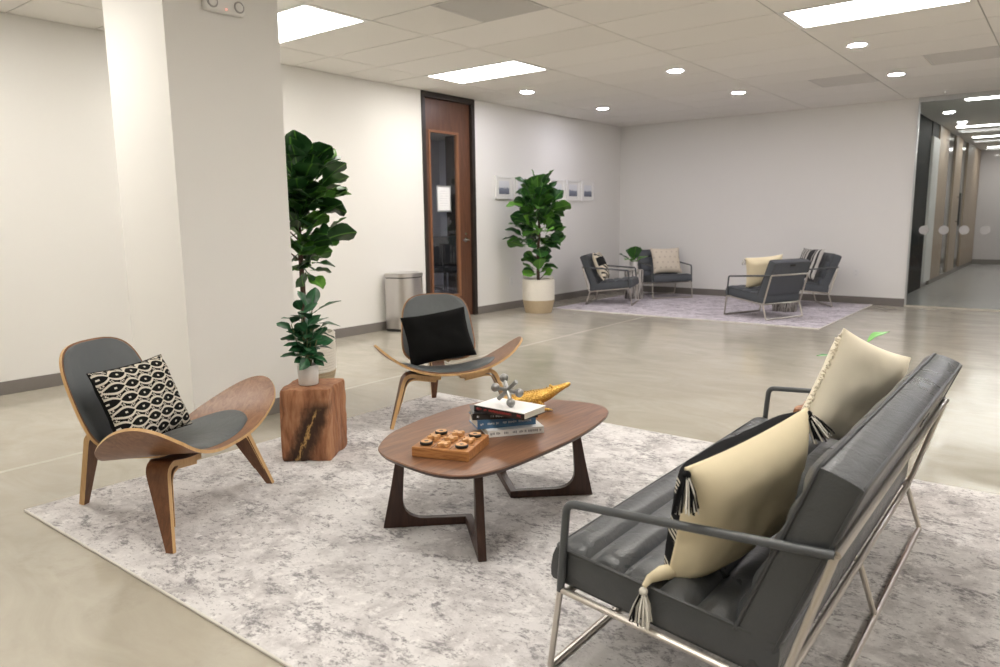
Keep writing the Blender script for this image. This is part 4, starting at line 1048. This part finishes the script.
def lounge(name, label, cat, loc, rz, W, nr_seat, nr_back, lea, seams=0, group=None, mid_leg=False):
    """faces local -x; frame planes at y = +-W/2"""
    t = thing(name, label, cat, loc, rz, group)
    cw = W-.035
    sa = math.atan2(-.062, .54)
    Ms = Matrix.Translation((-.328, 0, .262)) @ Matrix.Rotation(-sa, 4, 'Y')
    o = part('seat_cushion', channel_cushion(.60, cw, .092, nr_seat, .026, 1.3, seams), lea, t, 50); o.matrix_local = Ms; so = o
    p = part('piping', G().tube([v for v in rounded_path([(.30, -cw/2, .094), (0, -cw/2, .094), (0, cw/2, .094), (.60, cw/2, .094), (.60, -cw/2, .094), (.30, -cw/2, .094)], .02)], .006, 6), 'piping', o)
    p2 = part('piping', G().tube([v for v in rounded_path([(.30, -cw/2, .004), (0, -cw/2, .004), (0, cw/2, .004), (.60, cw/2, .004), (.60, -cw/2, .004), (.30, -cw/2, .004)], .02)], .004, 6), 'piping', o)
    # back cushion: local x up the back, local z toward the sitter
    Lb = .46; d_ = Vector((.16, 0, .414)).normalized(); nrm = Vector((-d_.z, 0, d_.x))
    base = Vector((.170, 0, .285)) - nrm*.100
    Mb = Matrix((d_, nrm.cross(d_), nrm)).transposed().to_4x4(); Mb.translation = base
    o = part('back_cushion', channel_cushion(Lb, cw, .094, nr_back, .024, 4.7, seams), lea, t, 50); o.matrix_local = Mb
    for z in (.096, .003):
        part('piping', G().tube(rounded_path([(Lb/2, -cw/2, z), (0, -cw/2, z), (0, cw/2, z), (Lb, cw/2, z), (Lb, -cw/2, z), (Lb/2, -cw/2, z)], .02), .006, 6), 'piping', o)
    part('back_handle', G().box((Lb*.905, -.045, -.007), (Lb*.965, .045, -.004)), 'black', o, None, .002)
    part('seat_base', G().box((.03, -cw/2+.03, -.014), (.56, cw/2-.03, -.001)), 'black', so, None)
    for s in (-1, 1):
        y = s*W/2
        part('arm', G().tube(rounded_path([(-.292, y, .243), (-.272, y, .494), (.385, y, .536)], .026, 7), .0108, 12), 'arm', t)
        part('front_leg', G().tube([(-.292, y, .25), (-.325, y, .0105)], .0088, 10), 'nickel', t)
        part('side_rail', G().tube(rounded_path([(-.292, y, .247), (.285, y, .185), (.385, y, .536)], .03, 6), .0095, 10), 'nickel', t)
        part('rear_leg', G().tube(rounded_path([(.16, y, .199), (.275, y, .187), (.332, y, .0105)], .03, 6), .0095, 10), 'nickel', t)
    part('rear_rail', G().tube([(.387, -W/2, .536), (.387, W/2, .536)], .010, 10), 'nickel', t)
    part('lower_rear_rail', G().tube([(.285, -W/2, .187), (.285, W/2, .187)], .010, 10), 'nickel', t)
    part('front_floor_bar', G().tube([(-.325, -W/2, .0105), (-.325, W/2, .0105)], .0095, 10), 'nickel', t)
    part('rear_floor_bar', G().tube([(.332, -W/2, .0105), (.332, W/2, .0105)], .0095, 10), 'nickel', t)
    part('seat_stretcher', G().tube([(-.27, -W/2, .245), (-.27, W/2, .245)], .0095, 10), 'nickel', t)
    if mid_leg:
        part('rear_leg', G().tube(rounded_path([(.10, 0, .205), (.275, 0, .187), (.332, 0, .0105)], .03, 6), .0095, 10), 'nickel', t)
    return t
lounge('leather_sofa', 'dark grey channel-stitched leather sofa with thin metal frame', 'sofa', (5.45, -8.895, RZ), 0, 1.61, 6, 5, 'leather', mid_leg=True)
# pillows on the sofa
o = pillow('cream pillow with black and white tassels on the near end of the sofa', (5.536, -9.445, .527), (-.319, -.934, -.16), (.228, -.239, .944), .46, .38, .17, ['stripe', 'cream'], 3, back=1)
for i, (a, b, L) in enumerate(((1, -1, .07), (1, 1, .075), (-1, 1, .06))):
    p = Vector((a*.225, b*.185, 0)); wd = Vector((0, 0, -1)); M3 = o.matrix_world.to_3x3().inverted()
    if (a, b) == (1, -1):
        p = o.matrix_world.inverted() @ Vector((5.405, -9.703, .345)); dirw = Vector((.0, -.12, -.99))
    else: dirw = Vector((.12, -.35, -.9)) if a == 1 else Vector((.5, .1, -.85))
    tassel(o, p, M3 @ dirw, L, white=(i == 0), n=44, seed=i+3)
cn = [o.matrix_world.inverted() @ Vector(q) for q in ((5.437, -9.595, .352), (5.422, -9.640, .360), (5.41, -9.683, .358), (5.405, -9.703, .345))]
part('corner_knot', G().tube(cn, [.020, .018, .011, .006], 10), 'cream', o, 60)
o2 = pillow('cream fringed pillow on the far end of the sofa', (5.545, -8.225, .562), (-.421, -.835, .356), (.306, .239, .922), .41, .42, .15, ['cream_light'], 4)
fr = G(); rnd = random.Random(5)
for k in range(60):
    s = -1+2*k/59
    p = Vector((.195+rnd.uniform(-.006, .002)-.012*(1-s*s), s*.19, 0)); fr.tube([p, p+Vector((.012, rnd.uniform(-.008, .008), rnd.uniform(-.006, .006))), p+Vector((.02, rnd.uniform(-.01, .01), rnd.uniform(-.012, .012)))], .0035, 4)
part('fringe', fr, 'cream_light', o2, 60)['kind'] = 'stuff'
# plant behind the sofa pillow
t = thing('potted_plant', 'bright green leafy plant peeking out behind the far sofa pillow', 'potted plant', (5.46, -7.77, RZ+.388))
white_pot(t, .065, .12)
bl = leaf_mesh('bright_leaf', .15, .065, 'bright_leaf', .25, .3, .05, 7, 3, 1.1); rnd = random.Random(8)
for k in range(9):
    a = k*2.4; z = .19+.03*(k % 4)
    part('stem', G().tube([(.01*math.cos(a), .01*math.sin(a), .10), (.03*math.cos(a), .03*math.sin(a), z)], [.004, .003], 6), 'stem', t)
    put_leaf(t, bl, (.03*math.cos(a), .03*math.sin(a), z), a, .35+rnd.uniform(-.2, .3), 0, rnd.uniform(.8, 1.05))

# ------------------------------------------------------------------ stainless bin
t = thing('waste_bin', 'stainless steel half-round waste bin against the left wall', 'bin', (.20, -5.33, 0))
sh = lambda s: catmull([(-.15*s, -.19*s), (.0, -.195*s), (.09*s, -.165*s), (.145*s, -.06*s), (.145*s, .06*s), (.09*s, .165*s), (.0, .195*s), (-.15*s, .19*s)], 5)
part('base_ring', G().prism(sh(.97), 0, .03), 'black', t, 40)
part('body', G().prism(sh(1.), .03, .60), 'steel', t, 40)
part('lid_gap', G().prism(sh(.965), .60, .612), 'black', t, 40)
part('lid', G().prism(sh(1.03), .612, .645).prism(sh(.98), .645, .655), 'steel', t, 40)

# ------------------------------------------------------------------ far seating group
fgp = 'grey armchairs at the far end'
def chair(label, loc, rz): return lounge('armchair', label, 'armchair', loc, rz, .64, 5, 4, 'leather_far', 4, fgp)
CA = chair('grey tufted armchair at the far left, facing right', (.892, -1.80, RZ), PI+.33)
CB = dup(CA, 'grey armchair against the back wall, facing the viewer', (1.13, -.60, RZ), 2.42)
CC = dup(CA, 'grey armchair seen from behind in the far group', (3.167, -2.086, RZ), -.40)
CD = dup(CA, 'grey armchair at the right of the far group, beside the outlet', (3.20, -.66, RZ), .58)
def local_pillow(ch, label, c, u, v, w, h, t, mats, seed, **kw):
    m_ = Matrix.Translation(ch.location) @ Matrix.Rotation(ch.rotation_euler.z, 4, 'Z')
    o = pillow(label, (0, 0, 0), u, v, w, h, t, mats, seed, group='pillows on the far armchairs', n=14, **kw)
    o.matrix_world = m_ @ frame_matrix(c, u, v); return o
local_pillow(CA, 'cream and black striped pillow on the far left armchair', (.16, .10, .545), (0, -1, 0), (.38, .0, .92), .42, .42, .13, ['stripe_far', 'cream_light'], 6, back=1)
local_pillow(CB, 'cream dotted pillow on the armchair against the back wall', (.13, -.08, .55), (0, -1, 0), (.36, 0, .93), .48, .42, .13, ['dots'], 7)
pc = local_pillow(CC, 'plain cream tasselled pillow on the armchair seen from behind', (.02, -.03, .555), (-.62, -.78, -.10), (.22, -.2, .95), .44, .40, .14, ['stripe', 'cream'], 8, back=1)
for i, (a, b) in enumerate(((1, -1), (1, 1))):
    tassel(pc, (a*.22, b*.20, 0), pc.matrix_world.to_3x3().inverted() @ Vector((-.2, -.2, -.9)), .06, True, 12, 30+i)
local_pillow(CD, 'grey and black woven pillow on the right far armchair', (.11, .03, .57), (.32, -.95, 0), (.34, .1, .93), .44, .44, .12, ['stripe_grey'], 9)
def log_table(label, loc, seed, r=.17, h=.44):
    t = thing('log_side_table', label, 'side table', loc, 0, 'grey log tables between the far armchairs')
    fn = lambda a, z: 1+.10*math.sin(3*a+seed)+.05*math.sin(7*a+seed*2+z*3)+.03*math.sin(13*a+z*9)
    part('trunk_section', G().lathe([(r*.96, 0), (r, .02), (r*.97, h*.3), (r*1.0, h*.6), (r*.99, h-.012), (r*.95, h)], 44, fn=fn), 'log', t, 45)
    part('polished_top', G().lathe([(r*.94, h), (r*.93, h+.003)], 44, fn=lambda a, z: fn(a, h)), 'log_top', t, 45)
    return t
log_table('pale grey log side table carrying the small far plant', (.87, -1.13, RZ), 1.0, .14)
log_table('grey log side table half hidden behind the armchair seen from behind', (3.24, -1.45, RZ), 2.3, .15)
t = thing('potted_plant', 'small plant with upright broad leaves on the far log table', 'potted plant', (.87, -1.13, RZ+.444))
white_pot(t, .06, .12)
for k, (az, el, s) in enumerate(((.9, .5, .95), (2.4, 1.1, 1.05), (3.7, .6, 1.0), (5.4, 1.2, 1.1), (4.6, .5, .85), (.2, 1.25, 1.0))):
    put_leaf(t, figs[k % 3], (.01*math.cos(az), .01*math.sin(az), .11), az, el, 0, s*.95)
